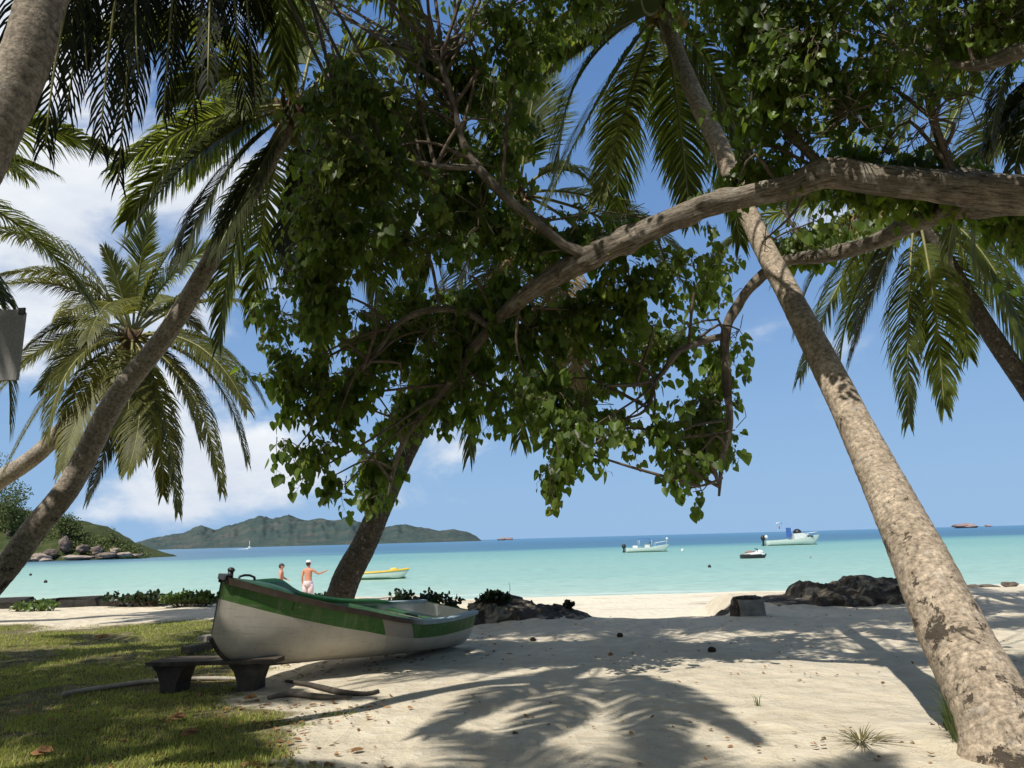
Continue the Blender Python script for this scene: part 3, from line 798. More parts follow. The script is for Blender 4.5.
# far boats --------------------------------------------------------------
def boat_frame(pxs, pxb, py, Y, name, label, cat, L=None, flip=False, group=None):
    a = gz(pxs, py, SEA); b = gz(pxb, py-(pxb-pxs)*math.tan(ROLL), SEA)
    root = empty(name, (a.x, a.y, SEA)); d = b-a
    root.rotation_euler = (0, 0, math.atan2(d.y, d.x)); tag(root, label, cat, group)
    return root, d.length
def outboard(mb, x, y, z, s, m=0):
    mb.ball((x-.28*s, y, z+.35*s), (.3*s, .22*s, .34*s), m, 10, 7); mb.box((x-.3*s, y, z-.15*s), (.09*s, .07*s, .42*s)); mb.box((x-.32*s, y, z-.5*s), (.22*s, .05*s, .05*s))
def motorboat_open():
    r, L = boat_frame(626, 669, 552.6, 0, 'motorboat', 'moored open motorboat with blue sun awning, left of the two moored boats', 'motorboat', group='boats moored in the lagoon')
    k = L/7.5
    mb = MB(); rows = hull(mb, L, 2.3*k, lambda t: (.72+.55*t**2.4)*k, lambda t: -.25*k, .85, 28, 8, 0, .8); mb.build('hull', M['pale_green'], r)
    sh = [[Vector(mb.v[q[sg][-1]]) for q in rows] for sg in (0, 1)]
    mb = MB(); 
    for i in range(len(rows)-1): mb.face([mb.vert(sh[0][i]+Vector((0, 0, -.12*k))), mb.vert(sh[0][i+1]+Vector((0, 0, -.12*k))), mb.vert(sh[1][i+1]+Vector((0, 0, -.12*k))), mb.vert(sh[1][i]+Vector((0, 0, -.12*k)))])
    mb.build('deck', M['white_paint'], r)
    mb = MB(); hull(mb, L*.97, 2.1*k, lambda t: (.12)*k, lambda t: -.3*k, .85, 20, 5, 0, .8, 0, .05); mb.build('boot_stripe', M['green_dark'], r)
    mb = MB(); outboard(mb, 0, .35*k, .7*k, 1.15*k); mb.build('outboard_motor', M['black'], r)
    mb = MB(); outboard(mb, 0, -.35*k, .7*k, 1.15*k); mb.build('outboard_motor', M['black'], r)
    mb = MB(); mb.box((L*.5, 0, 1.05*k), (.45*k, .4*k, .4*k)); mb.build('console', M['white_paint'], r, False)
    mb = MB(); mb.box((L*.57, 0, 1.6*k), (.04*k, .4*k, .2*k)); mb.build('windscreen', M['glass_dark'], r, False)
    mb = MB(); prev = None
    for i in range(9):
        x = L*(.30+.30*i/8); z = 2.25*k+.12*k*math.sin(i/8*math.pi); row = [mb.vert((x, y*1.0*k, z-.1*abs(y)*k)) for y in (-1, -.5, 0, .5, 1)]
        if prev:
            for q in range(4): mb.face((prev[q], row[q], row[q+1], prev[q+1]))
        prev = row
    mb.build('awning', M['blue_cloth'], r)
    for sx in (.31, .59):
        for sy in (-.9, .9):
            mb = MB(); mb.tube([Vector((L*sx, sy*k, .7*k)), Vector((L*sx, sy*k, 2.2*k))], [.03*k]*2, 5); mb.build('awning_post', M['white_paint'], r)
    mb = MB(); mb.ball((L*.97, 0, 2.2*k), .22*k, 0, 10, 7); mb.tube([Vector((L*.95, 0, 1.1*k)), Vector((L*.97, 0, 2.1*k))], [.03*k]*2, 5); mb.build('mast_light', M['white_paint'], r)
    mb = MB()
    for sy in (-1, 1): mb.tube([Vector((L*.66, sy*.9*k, 1.1*k)), Vector((L*.7, sy*.9*k, 1.55*k)), Vector((L*.9, sy*.5*k, 1.75*k)), Vector((L*1.02, 0, 1.85*k))], [.03*k]*4, 5)
    mb.build('bow_rail', M['white_paint'], r)
    mb = MB(); mb.box((L*.22, 0, .95*k), (.35*k, .7*k, .18*k)); mb.build('seat', M['white_cloth'], r, False)
motorboat_open()
def motorboat_cabin():
    r, L = boat_frame(766, 820, 545.8, 0, 'motorboat', 'moored white cuddy motorboat with a blue cover, right of the two moored boats', 'motorboat', group='boats moored in the lagoon')
    k = L/8.5
    mb = MB(); rows = hull(mb, L, 2.5*k, lambda t: (.78+.75*t**2.2)*k, lambda t: -.3*k, .85, 28, 8, 0, .78); mb.build('hull', M['pale_green'], r)
    sh = [[Vector(mb.v[q[sg][-1]]) for q in rows] for sg in (0, 1)]
    mb = MB()
    for i in range(len(rows)-1): mb.face([mb.vert(sh[0][i]+Vector((0, 0, -.1*k))), mb.vert(sh[0][i+1]+Vector((0, 0, -.1*k))), mb.vert(sh[1][i+1]+Vector((0, 0, -.1*k))), mb.vert(sh[1][i]+Vector((0, 0, -.1*k)))])
    mb.build('deck', M['white_paint'], r)
    mb = MB(); hull(mb, L*.95, 2.3*k, lambda t: .1*k, lambda t: -.3*k, .85, 20, 5, 0, .8, 0, .05); mb.build('boot_stripe', M['green_dark'], r)
    mb = MB(); q = [] # cabin: wedge
    for (x, hw, z) in ((.50, .95, .9), (.50, .8, 1.75), (.66, .75, 1.85), (.76, .7, 1.6), (.90, .35, 1.35), (.95, .1, 1.2)):
        q.append([mb.vert((L*x, -hw*k, z*k)), mb.vert((L*x, hw*k, z*k)), mb.vert((L*x, hw*1.1*k, .85*k)), mb.vert((L*x, -hw*1.1*k, .85*k))])
    for a, b in zip(q, q[1:]):
        for i in range(4): mb.face((a[i], b[i], b[(i+1) % 4], a[(i+1) % 4]))
    mb.build('cabin', M['white_paint'], r, False)
    mb = MB(); mb.ball((L*.6, 0, 1.95*k), (L*.075, .75*k, .55*k), 0, 14, 8); mb.build('windscreen_cover', M['black'], r)
    mb = MB(); mb.box((L*.44, 0, 1.95*k), (.24*k, .5*k, .75*k)); mb.build('seat_cover', M['blue_cloth'], r, False)
    mb = MB(); outboard(mb, 0, 0, .75*k, 1.3*k); mb.build('outboard_motor', M['black'], r)
    mb = MB(); mb.ball((.1*k, -.2*k, 1.35*k), (.28*k, .28*k, .3*k), 0, 10, 6); mb.build('fender', M['white_paint'], r)
    mb = MB(); mb.box((-.1*k, .2*k, 1.15*k), (.16*k, .2*k, .2*k)); mb.build('fuel_can', M['red'], r, False)
    mb = MB(); mb.box((L*.8, -.72*k, 1.3*k), (.5*k, .02, .12*k)); mb.build('cabin_window', M['glass_dark'], r, False)
    mb = MB()
    for sy in (-1, 1): mb.tube([Vector((L*.7, sy*.9*k, 1.2*k)), Vector((L*.75, sy*.9*k, 1.75*k)), Vector((L*.92, sy*.4*k, 1.9*k)), Vector((L*1.01, 0, 1.95*k))], [.03*k]*4, 5)
    mb.build('bow_rail', M['white_paint'], r)
motorboat_cabin()
def jetski():
    r, L = boat_frame(741, 767, 558.6, 0, 'jet_ski', 'small white jet ski with a dark hull floating below the right motorboat', 'jet ski')
    k = L/2.9
    mb = MB(); hull(mb, L, 1.2*k, lambda t: (.38+.1*t)*k, lambda t: -.2*k, .8, 20, 6, 0, .75); mb.build('hull', M['black'], r)
    mb = MB(); mb.ball((L*.55, 0, .42*k), (L*.42, .5*k, .26*k), 0, 14, 8); mb.ball((L*.74, 0, .62*k), (L*.17, .34*k, .3*k), 0, 12, 8); mb.build('deck', M['white_paint'], r)
    mb = MB(); mb.ball((L*.36, 0, .68*k), (L*.2, .24*k, .17*k), 0, 12, 7); mb.build('saddle', M['saddle'], r)
    mb = MB(); mb.tube([Vector((L*.6, -.42*k, 1.02*k)), Vector((L*.64, 0, .98*k)), Vector((L*.6, .42*k, 1.02*k))], [.05*k]*3, 6); mb.tube([Vector((L*.68, 0, .75*k)), Vector((L*.64, 0, .98*k))], [.07*k]*2, 6); mb.build('handlebar', M['black'], r)
    mb = MB(); mb.box((L*.2, 0, .46*k), (L*.17, .4*k, .06*k)); mb.build('tail_deck', M['concrete'], r, False)
jetski()
def yellow_boat():
    r, L = boat_frame(342, 409, 580.3, 0, 'rowing_boat', 'yellow topped green boat afloat behind the leaning palm trunk', 'rowing boat')
    k = L/4.6
    Z = lambda t: (.40+.42*max(0, t-.25)**1.8+.1*(1-t))*k
    mb = MB(); rows = hull(mb, L, 1.35*k, Z, lambda t: -.12*k, .5, 30, 8, 0, .75); mb.build('hull', M['pale_green'], r)
    mb = MB(); hull(mb, L*.95, 1.24*k, lambda t: .13*k, lambda t: -.2*k, .5, 20, 5, 0, .8, 0, .05); mb.build('boot_stripe', M['green_dark'], r)
    mb0 = MB(); rr_ = hull(mb0, L, 1.35*k, Z, lambda t: -.12*k, .5, 30, 8, 0, .75)
    for sg in (0, 1):
        mb = MB(); pts = [Vector(mb0.v[q[sg][-1]]) for q in rr_]; mb.tube(pts, [.05*k]*len(pts), 6); mb.build('gunwale', M['yellow_paint'], r)
    mb = MB()
    for i in range(len(rr_)-1):
        if pts[i].x/L < .3 : continue
        a, b = [Vector(mb0.v[q]) for q in (rr_[i][0][-1], rr_[i][1][-1])]; c, d = [Vector(mb0.v[q]) for q in (rr_[i+1][0][-1], rr_[i+1][1][-1])]
        u = Vector((0, 0, .02*k)); m1, m2 = (a+b)/2+u*4, (c+d)/2+u*4
        ids = [mb.vert(x) for x in (a+u, m1, b+u, c+u, m2, d+u)]; mb.face((ids[0], ids[3], ids[4], ids[1])); mb.face((ids[1], ids[4], ids[5], ids[2]))
    mb.build('deck', M['yellow_paint'], r)
    mb = MB(); mb.ball((L*.78, 0, .62*k), (.32*k, .3*k, .14*k), 0, 10, 6); mb.build('folded_cover', M['yellow_cloth'], r)
yellow_boat()
def sailboat():
    r, L = boat_frame(246.5, 253, 549.1, 0, 'speedboat', 'distant white boat with a mast trailing a white wake before the hills', 'speedboat')
    k = L/6.0
    mb = MB(); hull(mb, L, 2*k, lambda t: (.8+.6*t*t)*k, lambda t: -.2*k, .8, 16, 5, 0, .8); mb.build('hull', M['white_paint'], r)
    mb = MB(); mb.box((L*.45, 0, 1.6*k), (1.0*k, .8*k, .7*k)); mb.build('cabin', M['white_paint'], r, False)
    mb = MB(); mb.tube([Vector((L*.45, 0, 1*k)), Vector((L*.45, 0, 7.5*k))], [.35*k, .16*k], 6); mb.build('mast', M['white_paint'], r)
    mb = MB(); 
    pr = None
    for i in range(16):
        s = i/15; x = L*.3-L*2.6*s; hw = (.5+1.4*s)*k*4; row = [mb.vert((x, y*hw, .05+.5*k*(1-s)*(1-abs(y)))) for y in (-1, -.4, .4, 1)]
        if pr:
            for q in range(3): mb.face((pr[q], row[q], row[q+1], pr[q+1]))
        pr = row
    mb.build('wake', M['foam'], r)
sailboat()
def buoy(px, py, rpx, mat, label, Z=0):
    p = gz(px, py, SEA); r = rpx/FPX*p.y
    root = empty('buoy', p); tag(root, label, 'buoy', 'buoys in the lagoon')
    mb = MB(); mb.ball((0, 0, r*.6), (r, r, r*.95), 0, 12, 8); mb.build('float', M[mat], root)
    mb = MB(); mb.tube([Vector((0, 0, r*1.3)), Vector((0, 0, r*1.8))], [r*.25, r*.18], 6); mb.build('eye', M[mat], root)
buoy(709.5, 567.5, 1.7, 'black', 'dark round buoy in the middle of the lagoon')
buoy(30.5, 575.6, 1.3, 'husk', 'small dark buoy near the left picture edge, farther of two')
buoy(45.5, 582.8, 1.7, 'husk', 'brown buoy near the left picture edge, nearer of two')
buoy(682.5, 551.4, 1.6, 'white_paint', 'white mooring buoy ahead of the open motorboat')
buoy(810.5, 557.8, 1.0, 'concrete', 'tiny pale buoy below the right motorboat')
# parasail far out
def parasail():
    p = at(779, 524.5, 620); root = empty('parasail', p); tag(root, 'tiny white parasail canopy in the sky above the right motorboat', 'parasail')
    mb = MB(); rw = []
    for i in range(9):
        a = (i/8-.5)*2.2; x = math.sin(a)*2.6; z = math.cos(a)*1.7; rw.append([mb.vert((x, y, z-(abs(y)*.15))) for y in (-1.2, 0, 1.2)])
    for a, b in zip(rw, rw[1:]):
        for q in range(2): mb.face((a[q], b[q], b[q+1], a[q+1]))
    mb.build('canopy', M['white_cloth'], root)
    mb = MB(); 
    for i in (0, 4, 8): mb.tube([Vector((math.sin((i/8-.5)*2.2)*2.6, 0, math.cos((i/8-.5)*2.2)*1.7)), Vector((0, 0, -2.2))], [.05, .05], 4)
    mb.build('lines', M['dark_cloth'], root)
    mb = MB(); mb.ball((0, 0, -2.4), (.5, .5, .9), 0, 8, 6); mb.build('harness', M['red'], root)
parasail()
# ------------------------------------------------------------------ people
def skin_body(name, verts, edges, mat, parent, root=0, levels=2):
    """verts: (pos, rx, ry) -> skin modifier -> real mesh"""
    me = bpy.data.meshes.new(name); me.from_pydata([v[0] for v in verts], edges, []); o = bpy.data.objects.new(name, me); link(o)
    m = o.modifiers.new('skin', 'SKIN')
    for i, v in enumerate(verts):
        sv = me.skin_vertices[0].data[i]; sv.radius = (v[1], v[2]); sv.use_root = (i == root)
    m.use_smooth_shade = True
    sb = o.modifiers.new('sub', 'SUBSURF'); sb.levels = levels; sb.render_levels = levels
    dg = bpy.context.evaluated_depsgraph_get(); nm = bpy.data.meshes.new_from_object(o.evaluated_get(dg))
    bpy.data.objects.remove(o); nm.name = name; nm.materials.clear(); nm.materials.append(mat)
    q = bpy.data.objects.new(name, nm); link(q); q.parent = parent; return q
def person(loc, rz, pose, label, hat, shorts, s=1.0):
    root = empty('person', loc, rz); root.scale = (s, s, s); tag(root, label, 'person', 'bathers at the water edge')
    # local: +y is the way the body faces, z up, standing height 1.74
    V = [((0, 0, .95), .15, .11), ((0, .005, 1.10), .135, .095), ((0, .01, 1.27), .165, .11), ((0, 0, 1.42), .15, .10), ((0, 0, 1.49), .06, .06), ((0, .015, 1.56), .055, .06),
         ((0, .025, 1.62), .075, .09), ((0, .02, 1.70), .074, .088)]
    E = [(0, 1), (1, 2), (2, 3), (3, 4), (4, 5), (5, 6), (6, 7)]
    for sg, arm in ((-1, pose[0]), (1, pose[1])):
        k = len(V); V.append(((sg*.185, 0, 1.42), .058, .058)); E.append((3, k))
        el, wr, hd = arm
        V += [((sg*el[0], el[1], el[2]), .042, .042), ((sg*wr[0], wr[1], wr[2]), .030, .032), ((sg*hd[0], hd[1], hd[2]), .022, .04)]
        E += [(k, k+1), (k+1, k+2), (k+2, k+3)]
        h = Vector(V[k+3][0]); dr = (h-Vector(V[k+2][0])).normalized()
        for j, (off, ln) in enumerate(((-.03, .075), (-.01, .085), (.012, .08), (.032, .06))):
            a = len(V); V.append((tuple(h+Vector((0, off, 0))+dr*.03), .009, .009)); V.append((tuple(h+Vector((0, off*1.2, 0))+dr*ln), .008, .008)); E += [(k+3, a), (a, a+1)]
        a = len(V); V.append((tuple(h+Vector((0, .055, .0))+dr*.015), .01, .01)); E.append((k+3, a))
    for sg in (-1, 1):
        k = len(V); ft = pose[2 if sg < 0 else 3]
        V += [((sg*.095, 0, .86), .095, .1), ((sg*.11, .02+ft*.5, .50), .06, .065), ((sg*.115, ft-.02, .10), .038, .042), ((sg*.125, ft+.11, .03), .042, .028)]
        E += [(0, k), (k, k+1), (k+1, k+2), (k+2, k+3)]
    skin_body('body', V, E, M['skin'], root)
    mb = MB(); mb.ball((0, .02, 1.665), (.082, .1, .115), 0, 14, 10); mb.ball((0, .118, 1.645), (.014, .02, .022), 0, 8, 6)
    for sg in (-1, 1): mb.ball((sg*.083, .01, 1.65), (.012, .022, .034), 0, 8, 6)
    mb.build('head', M['skin'], root)
    mb = MB()
    for sg in (-1, 1): mb.ball((sg*.032, .108, 1.675), (.014, .01, .009), 0, 8, 6)
    mb.box((0, .113, 1.605), (.026, .006, .005)); mb.build('face', M['hair'], root)
    mb = MB(); mb.ball((0, -.012, 1.675), (.088, .1, .105), 0, 14, 10, lambda d: 1 if d.y < .35 or d.z > .5 else .8); mb.build('hair', M['hair'], root)
    mb = MB()
    mb.ball((0, .01, 1.715), (.098, .115, .085), 0, 16, 10, lambda d: 1 if d.z > -.2 else .85)
    pr = None
    for i in range(9):
        a = math.pi*(.18+.64*i/8); p1_ = mb.vert((.09*math.cos(a), .02+.1*math.sin(a), 1.70)); p2_ = mb.vert((.10*math.cos(a), .02+.2*math.sin(a), 1.685))
        if pr: mb.face((pr[0], p1_, p2_, pr[1]))
        pr = (p1_, p2_)
    mb.build('cap', M[hat], root)
    # shorts
    mb = MB(); rings = []
    mb.tube([Vector((0, 0, 1.03)), Vector((0, 0, .97)), Vector((0, 0, .88)), Vector((0, 0, .83))], [.165, .18, .19, .15], 14, 0)
    for sg in (-1, 1): 
        ft = pose[2 if sg < 0 else 3]
        mb.tube([Vector((sg*.09, 0, .92)), Vector((sg*.105, .02+ft*.25, .70)), Vector((sg*.11, .02+ft*.45, .55))], [.12, .115, .11], 12)
    mb.build('shorts', M[shorts], root)
    return root
pa = at(281.5, 560, 33.5); pb = at(308.5, 560, 31.5)
arm_dn = ((.24, -.02, 1.16), (.25, .06, .92), (.25, .08, .84)); arm_up = ((.36, .10, 1.27), (.52, .26, 1.34), (.57, .30, 1.37)); arm_f = ((.22, .08, 1.18), (.14, .26, 1.10), (.08, .30, 1.08))
person((pa.x, pa.y, H(pa.x, pa.y)-.02), R(-80), (arm_f, arm_dn, .06, -.04), 'bather in a dark cap standing side on at the water edge', 'dark_cloth', 'yellow_cloth', .96)
person((pb.x, pb.y, H(pb.x, pb.y)-.02), R(-12), (arm_dn, arm_up, .02, -.02), 'bather in a white cap seen from behind with one arm held out', 'white_cloth', 'pink_cloth', 1.02)

# ------------------------------------------------------------------ palms
def frond_mesh(mb, B, C, T, rng, n=124, lmax=.66, droop=.35, tint=(.2, .8), gap=.06, wid=.0165, petiole=.2, vee=.25, r0=.028):
    """pinnate frond on a quadratic rachis B-C-T. material 0 leaflets, 1 stalk"""
    lmax *= 1.42; droop *= 1.6
    def P(t): return B*(1-t)**2+C*2*t*(1-t)+T*t*t
    def D(t): return ((C-B)*2*(1-t)+(T-C)*2*t).normalized()
    K = 16; mb.tube([P(i/K) for i in range(K+1)], [r0*(1-.9*i/K)+.003 for i in range(K+1)], 5, 1)
    up0 = Vector((0, 0, 1)); prevs = None; roll = rng.uniform(-.35, .35)
    for i in range(n):
        s = petiole+(1-petiole)*((i+rng.uniform(-.25, .25))/n); s = min(max(s, 0), 1)
        p = P(s); t = D(s); sd_ = t.cross(up0)
        if sd_.length < .22:
            if prevs is None: sd_ = t.cross(Vector((.4, .8, .1)))
            else: sd_ = prevs
        sd_ = (sd_-t*sd_.dot(t)).normalized()
        if prevs is not None and sd_.dot(prevs) < 0: sd_ = -sd_
        prevs = sd_.copy(); nr = sd_.cross(t)
        cr, sr = math.cos(roll), math.sin(roll); sd2 = sd_*cr+nr*sr; nr2 = nr*cr-sd_*sr
        u = (s-petiole)/(1-petiole); L = lmax*min(1, .45+u*2.6)*(1-.62*max(0, u-.45)/.55)*rng.uniform(.88, 1.08)
        ang = R(68-42*u)
        tn = rng.uniform(*tint)
        for sg in (-1, 1):
            if rng.random() < gap: continue
            a = ang+rng.gauss(0, .10)
            d = t*math.cos(a)+(sd2*sg*math.cos(vee)+nr2*math.sin(vee))*math.sin(a)
            q = p.copy(); prv = None; dr = droop*rng.uniform(.7, 1.4)
            for k in range(4):
                wv = d.cross(nr2)
                if wv.length < .1: wv = d.cross(t)
                wv.normalize(); wdt = wid*(.75, 1.0, .72, 0)[k]
                if k < 3:
                    cur = (mb.vert(q-wv*wdt, tn), mb.vert(q+wv*wdt, tn))
                    if prv: mb.face((prv[0], prv[1], cur[1], cur[0]), 0)
                else:
                    tip = mb.vert(q, tn); mb.face((prv[0], prv[1], tip), 0)
                prv = cur if k < 3 else prv
                q = q+d*(L/3); d = (d+Vector((0, 0, -dr*(.5+.5*k)))).normalized()
def palm(label, trunk, bark, fronds, auto=None, nuts=0, seed=1, leafmat='palm_leaf', ring=.03, group='coconut palms leaning over the beach', flen=4.0, base_flare=None):
    """trunk: list of (point, radius) from the ground up. fronds: (ctrl, tip, opts)"""
    rng = random.Random(seed); base = Vector(trunk[0][0])
    root = empty('palm_tree', base); tag(root, label, 'palm tree', group)
    P, rr = spline([(Vector(p)-base, r) for p, r in trunk], .045)
    mb = MB(); sd = seed*3.1
    def wob(a, L, i):
        sw = (L*9.0) % 1.0
        k = 1+ring*(1-sw)+.03*noise.noise(Vector((math.cos(a)*1.5, math.sin(a)*1.5, L*2.2+sd)))+.02*noise.noise(Vector((math.cos(a)*4, math.sin(a)*4, L*7+sd)))
        if base_flare and L < base_flare: k += .14*(1-L/base_flare)**2*(1+.5*math.sin(a*5+sd))
        return k
    mb.tube(P, rr, 24, 0, True, wob); mb.build('trunk', M[bark], root)
    top = P[-1]; axis = (P[-1]-P[-4]).normalized()
    # crown of fibre and old stalk bases
    mb = MB(); mb.ball(top+axis*.1, (rr[-1]*1.25, rr[-1]*1.25, .3), 0, 14, 10, lambda d: 1+.25*noise.noise(d*3+Vector((sd, 0, 0))))
    for k in range(9):
        a = k*2.4; o = Vector((math.cos(a), math.sin(a), .25)); mb.tube([top+o*rr[-1]*.8, top+o*(rr[-1]+.12)+axis*.1, top+o*(rr[-1]+.2)+axis*.22], [.045, .035, .02], 5)
    mb.build('crown_base', M['fibre'], root)
    hub = top+axis*.2
    for fr in fronds:
        c, t = Vector(fr[0])-base, Vector(fr[1])-base; op = dict(fr[2]) if len(fr) > 2 else {}
        mm = op.pop('mat', leafmat); rm = op.pop('stalk', 'rachis_dry' if mm == 'palm_dry' else 'rachis')
        a = (c-hub); b0 = hub+a.normalized()*.1
        mb = MB(); frond_mesh(mb, b0, c, t, rng, **op); mb.build('frond', [M[mm], M[rm]], root)
    if auto:
        n, e0, e1, azs = auto
        for k in range(n):
            e = R(e0+(e1-e0)*k/max(1, n-1)); a = azs[0]+(azs[1]-azs[0])*((k*.618) % 1) + rng.uniform(-.15, .15)
            L = flen*rng.uniform(.85, 1.1); hv = Vector((math.sin(a), math.cos(a), 0))
            c = hub+(hv*math.cos(e)+Vector((0, 0, math.sin(e))))*L*.5
            e2 = e-R(rng.uniform(60, 85)); e2 = max(e2, R(-88))
            t = c+(hv*math.cos(e2)+Vector((0, 0, math.sin(e2))))*L*.55
            mb = MB(); frond_mesh(mb, hub.copy(), c, t, rng, lmax=.6*flen/4, droop=.4); mb.build('frond', [M[leafmat], M['rachis']], root)
    for k in range(nuts):
        a = k*2.4+sd; c = top+Vector((math.cos(a)*(.2+.05*(k % 3)), math.sin(a)*(.2+.05*(k % 2)), -.05-.09*(k % 3)))
        mb = MB(); mb.ball(c, (.09, .09, .115), 0, 10, 8, lambda d: 1+.05*math.cos(3*math.atan2(d.y, d.x))); mb.build('coconut', M['coconut'], root)
    return root
def F(Yc, c, Yt, t, **op): return (at(c[0], c[1], Yc), at(t[0], t[1], Yt), op)
def ground_pt(p): return Vector((p.x, p.y, H(p.x, p.y)-.08))

# E: the big pale palm on the right
bE = at(1017, 766, 5.5)
tE = [(Vector((bE.x, bE.y, H(bE.x, bE.y)-.35)), .34), (at(1013, 752, 5.52), .318), (at(1000, 722, 5.6), .272), (at(983, 690, 5.72), .247), (at(952, 630, 6.08), .236), (at(918, 555, 6.5), .21), (at(882, 480, 7.0), .176), (at(843, 400, 7.6), .148), (at(792, 300, 8.4), .127), (at(757, 233, 9.0), .120), (at(721, 150, 9.6), .122), (at(697, 100, 9.95), .12), (at(677, 52, 10.3), .105), (at(664, 14, 10.6), .12)]
palm('thick pale barked palm leaning left from the bottom right corner', tE, 'bark_pale', [
    F(9.9, (585, -5), 9.6, (526, 50), lmax=.72, droop=.5, tint=(.5, 1)),
    F(10.2, (580, 40), 9.7, (508, 112), lmax=.75, droop=.5),
    F(10.3, (628, 95), 9.6, (598, 200), lmax=.55, mat='palm_leaf_young', droop=.3),
    F(10.2, (600, 85), 9.5, (545, 205), lmax=.55, droop=.4),
    F(10.6, (682, 120), 10.4, (690, 222), lmax=.5, droop=.3),
    F(10.8, (720, 60), 10.9, (748, 170), lmax=.5, droop=.4),
    F(10.5, (590, -40), 10.0, (530, -20), lmax=.6, droop=.4),
    F(10.8, (740, -20), 11.0, (800, 70), lmax=.6, droop=.4),
    F(11.2, (700, -60), 11.8, (780, -40)), F(9.6, (650, -90), 8.6, (640, -120)), F(11.5, (640, -90), 12.5, (600, -120)), F(9.8, (720, -60), 9.0, (790, -40)),
    F(9.4, (640, 30), 8.2, (640, -20), lmax=.6)], auto=(9, 50, -35, (3.3, 7.2)), nuts=5, seed=5, base_flare=.6)

# A: palm at the upper left whose crown is above the picture
pA = [at(66, -40, 5.05), at(42, 0, 5.0), at(8, 100, 4.95)]
tA = [(Vector((-4.75, 4.7, -.05)), .26), (Vector((-4.55, 4.75, .6)), .19), (Vector((-4.2, 4.85, 2.0)), .17), (pA[2], .16), (pA[1], .148), (pA[0], .145), (Vector((-2.65, 5.05, 6.9)), .14), (Vector((-2.15, 5.2, 8.2)), .14)]
rA = random.Random(77)
def caster(px, py, h):
    g = gz(px, py, 0); return Vector((g.x-.37*h, g.y-.58*h, h))
shadeA = [(caster(668, 690, 8.0), caster(664, 790, 6.2), dict(lmax=.5, droop=.6, wid=.02)), (caster(540, 672, 8.2), caster(425, 735, 6.6), dict(lmax=.5, droop=.5, wid=.02)), (caster(570, 700, 8.2), caster(500, 765, 6.6), dict(lmax=.45, droop=.5, wid=.02)),
    (caster(530, 655, 8.3), caster(440, 668, 6.8), dict(lmax=.5, droop=.5, wid=.02)), (caster(700, 700, 8.2), caster(760, 745, 7.0), dict(lmax=.3, droop=.5)), (caster(600, 640, 8.6), caster(640, 625, 7.6), dict(lmax=.5, droop=.5, wid=.02))]
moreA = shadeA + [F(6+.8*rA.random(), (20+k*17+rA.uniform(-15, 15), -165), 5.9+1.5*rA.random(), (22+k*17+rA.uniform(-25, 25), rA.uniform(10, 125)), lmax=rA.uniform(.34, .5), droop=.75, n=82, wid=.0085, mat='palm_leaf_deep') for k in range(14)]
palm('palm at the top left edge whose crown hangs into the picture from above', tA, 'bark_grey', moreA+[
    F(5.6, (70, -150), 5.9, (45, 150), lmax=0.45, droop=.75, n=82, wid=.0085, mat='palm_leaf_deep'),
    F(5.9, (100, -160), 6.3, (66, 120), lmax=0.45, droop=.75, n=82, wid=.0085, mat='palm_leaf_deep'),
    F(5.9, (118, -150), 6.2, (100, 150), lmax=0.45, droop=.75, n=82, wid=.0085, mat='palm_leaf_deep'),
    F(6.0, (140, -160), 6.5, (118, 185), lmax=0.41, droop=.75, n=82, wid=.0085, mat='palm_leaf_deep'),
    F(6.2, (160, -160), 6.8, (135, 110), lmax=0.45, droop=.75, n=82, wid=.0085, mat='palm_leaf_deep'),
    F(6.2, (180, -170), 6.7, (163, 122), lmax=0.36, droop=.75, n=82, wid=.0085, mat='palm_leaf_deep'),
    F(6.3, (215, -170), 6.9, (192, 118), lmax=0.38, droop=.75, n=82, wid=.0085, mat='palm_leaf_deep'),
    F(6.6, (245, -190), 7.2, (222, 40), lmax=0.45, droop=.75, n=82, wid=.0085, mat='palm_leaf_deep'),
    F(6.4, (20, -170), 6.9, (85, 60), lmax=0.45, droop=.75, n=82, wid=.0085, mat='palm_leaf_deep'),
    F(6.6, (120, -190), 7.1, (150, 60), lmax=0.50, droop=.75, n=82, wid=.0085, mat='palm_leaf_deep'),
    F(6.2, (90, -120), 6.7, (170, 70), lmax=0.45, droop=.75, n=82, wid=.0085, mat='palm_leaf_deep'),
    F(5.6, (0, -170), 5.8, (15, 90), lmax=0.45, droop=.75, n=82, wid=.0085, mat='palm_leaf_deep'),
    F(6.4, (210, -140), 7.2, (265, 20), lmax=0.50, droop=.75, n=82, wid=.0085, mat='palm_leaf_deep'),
    ], auto=(5, 62, 0, (-1.2, 1.4)), nuts=4, seed=8, leafmat='palm_leaf')

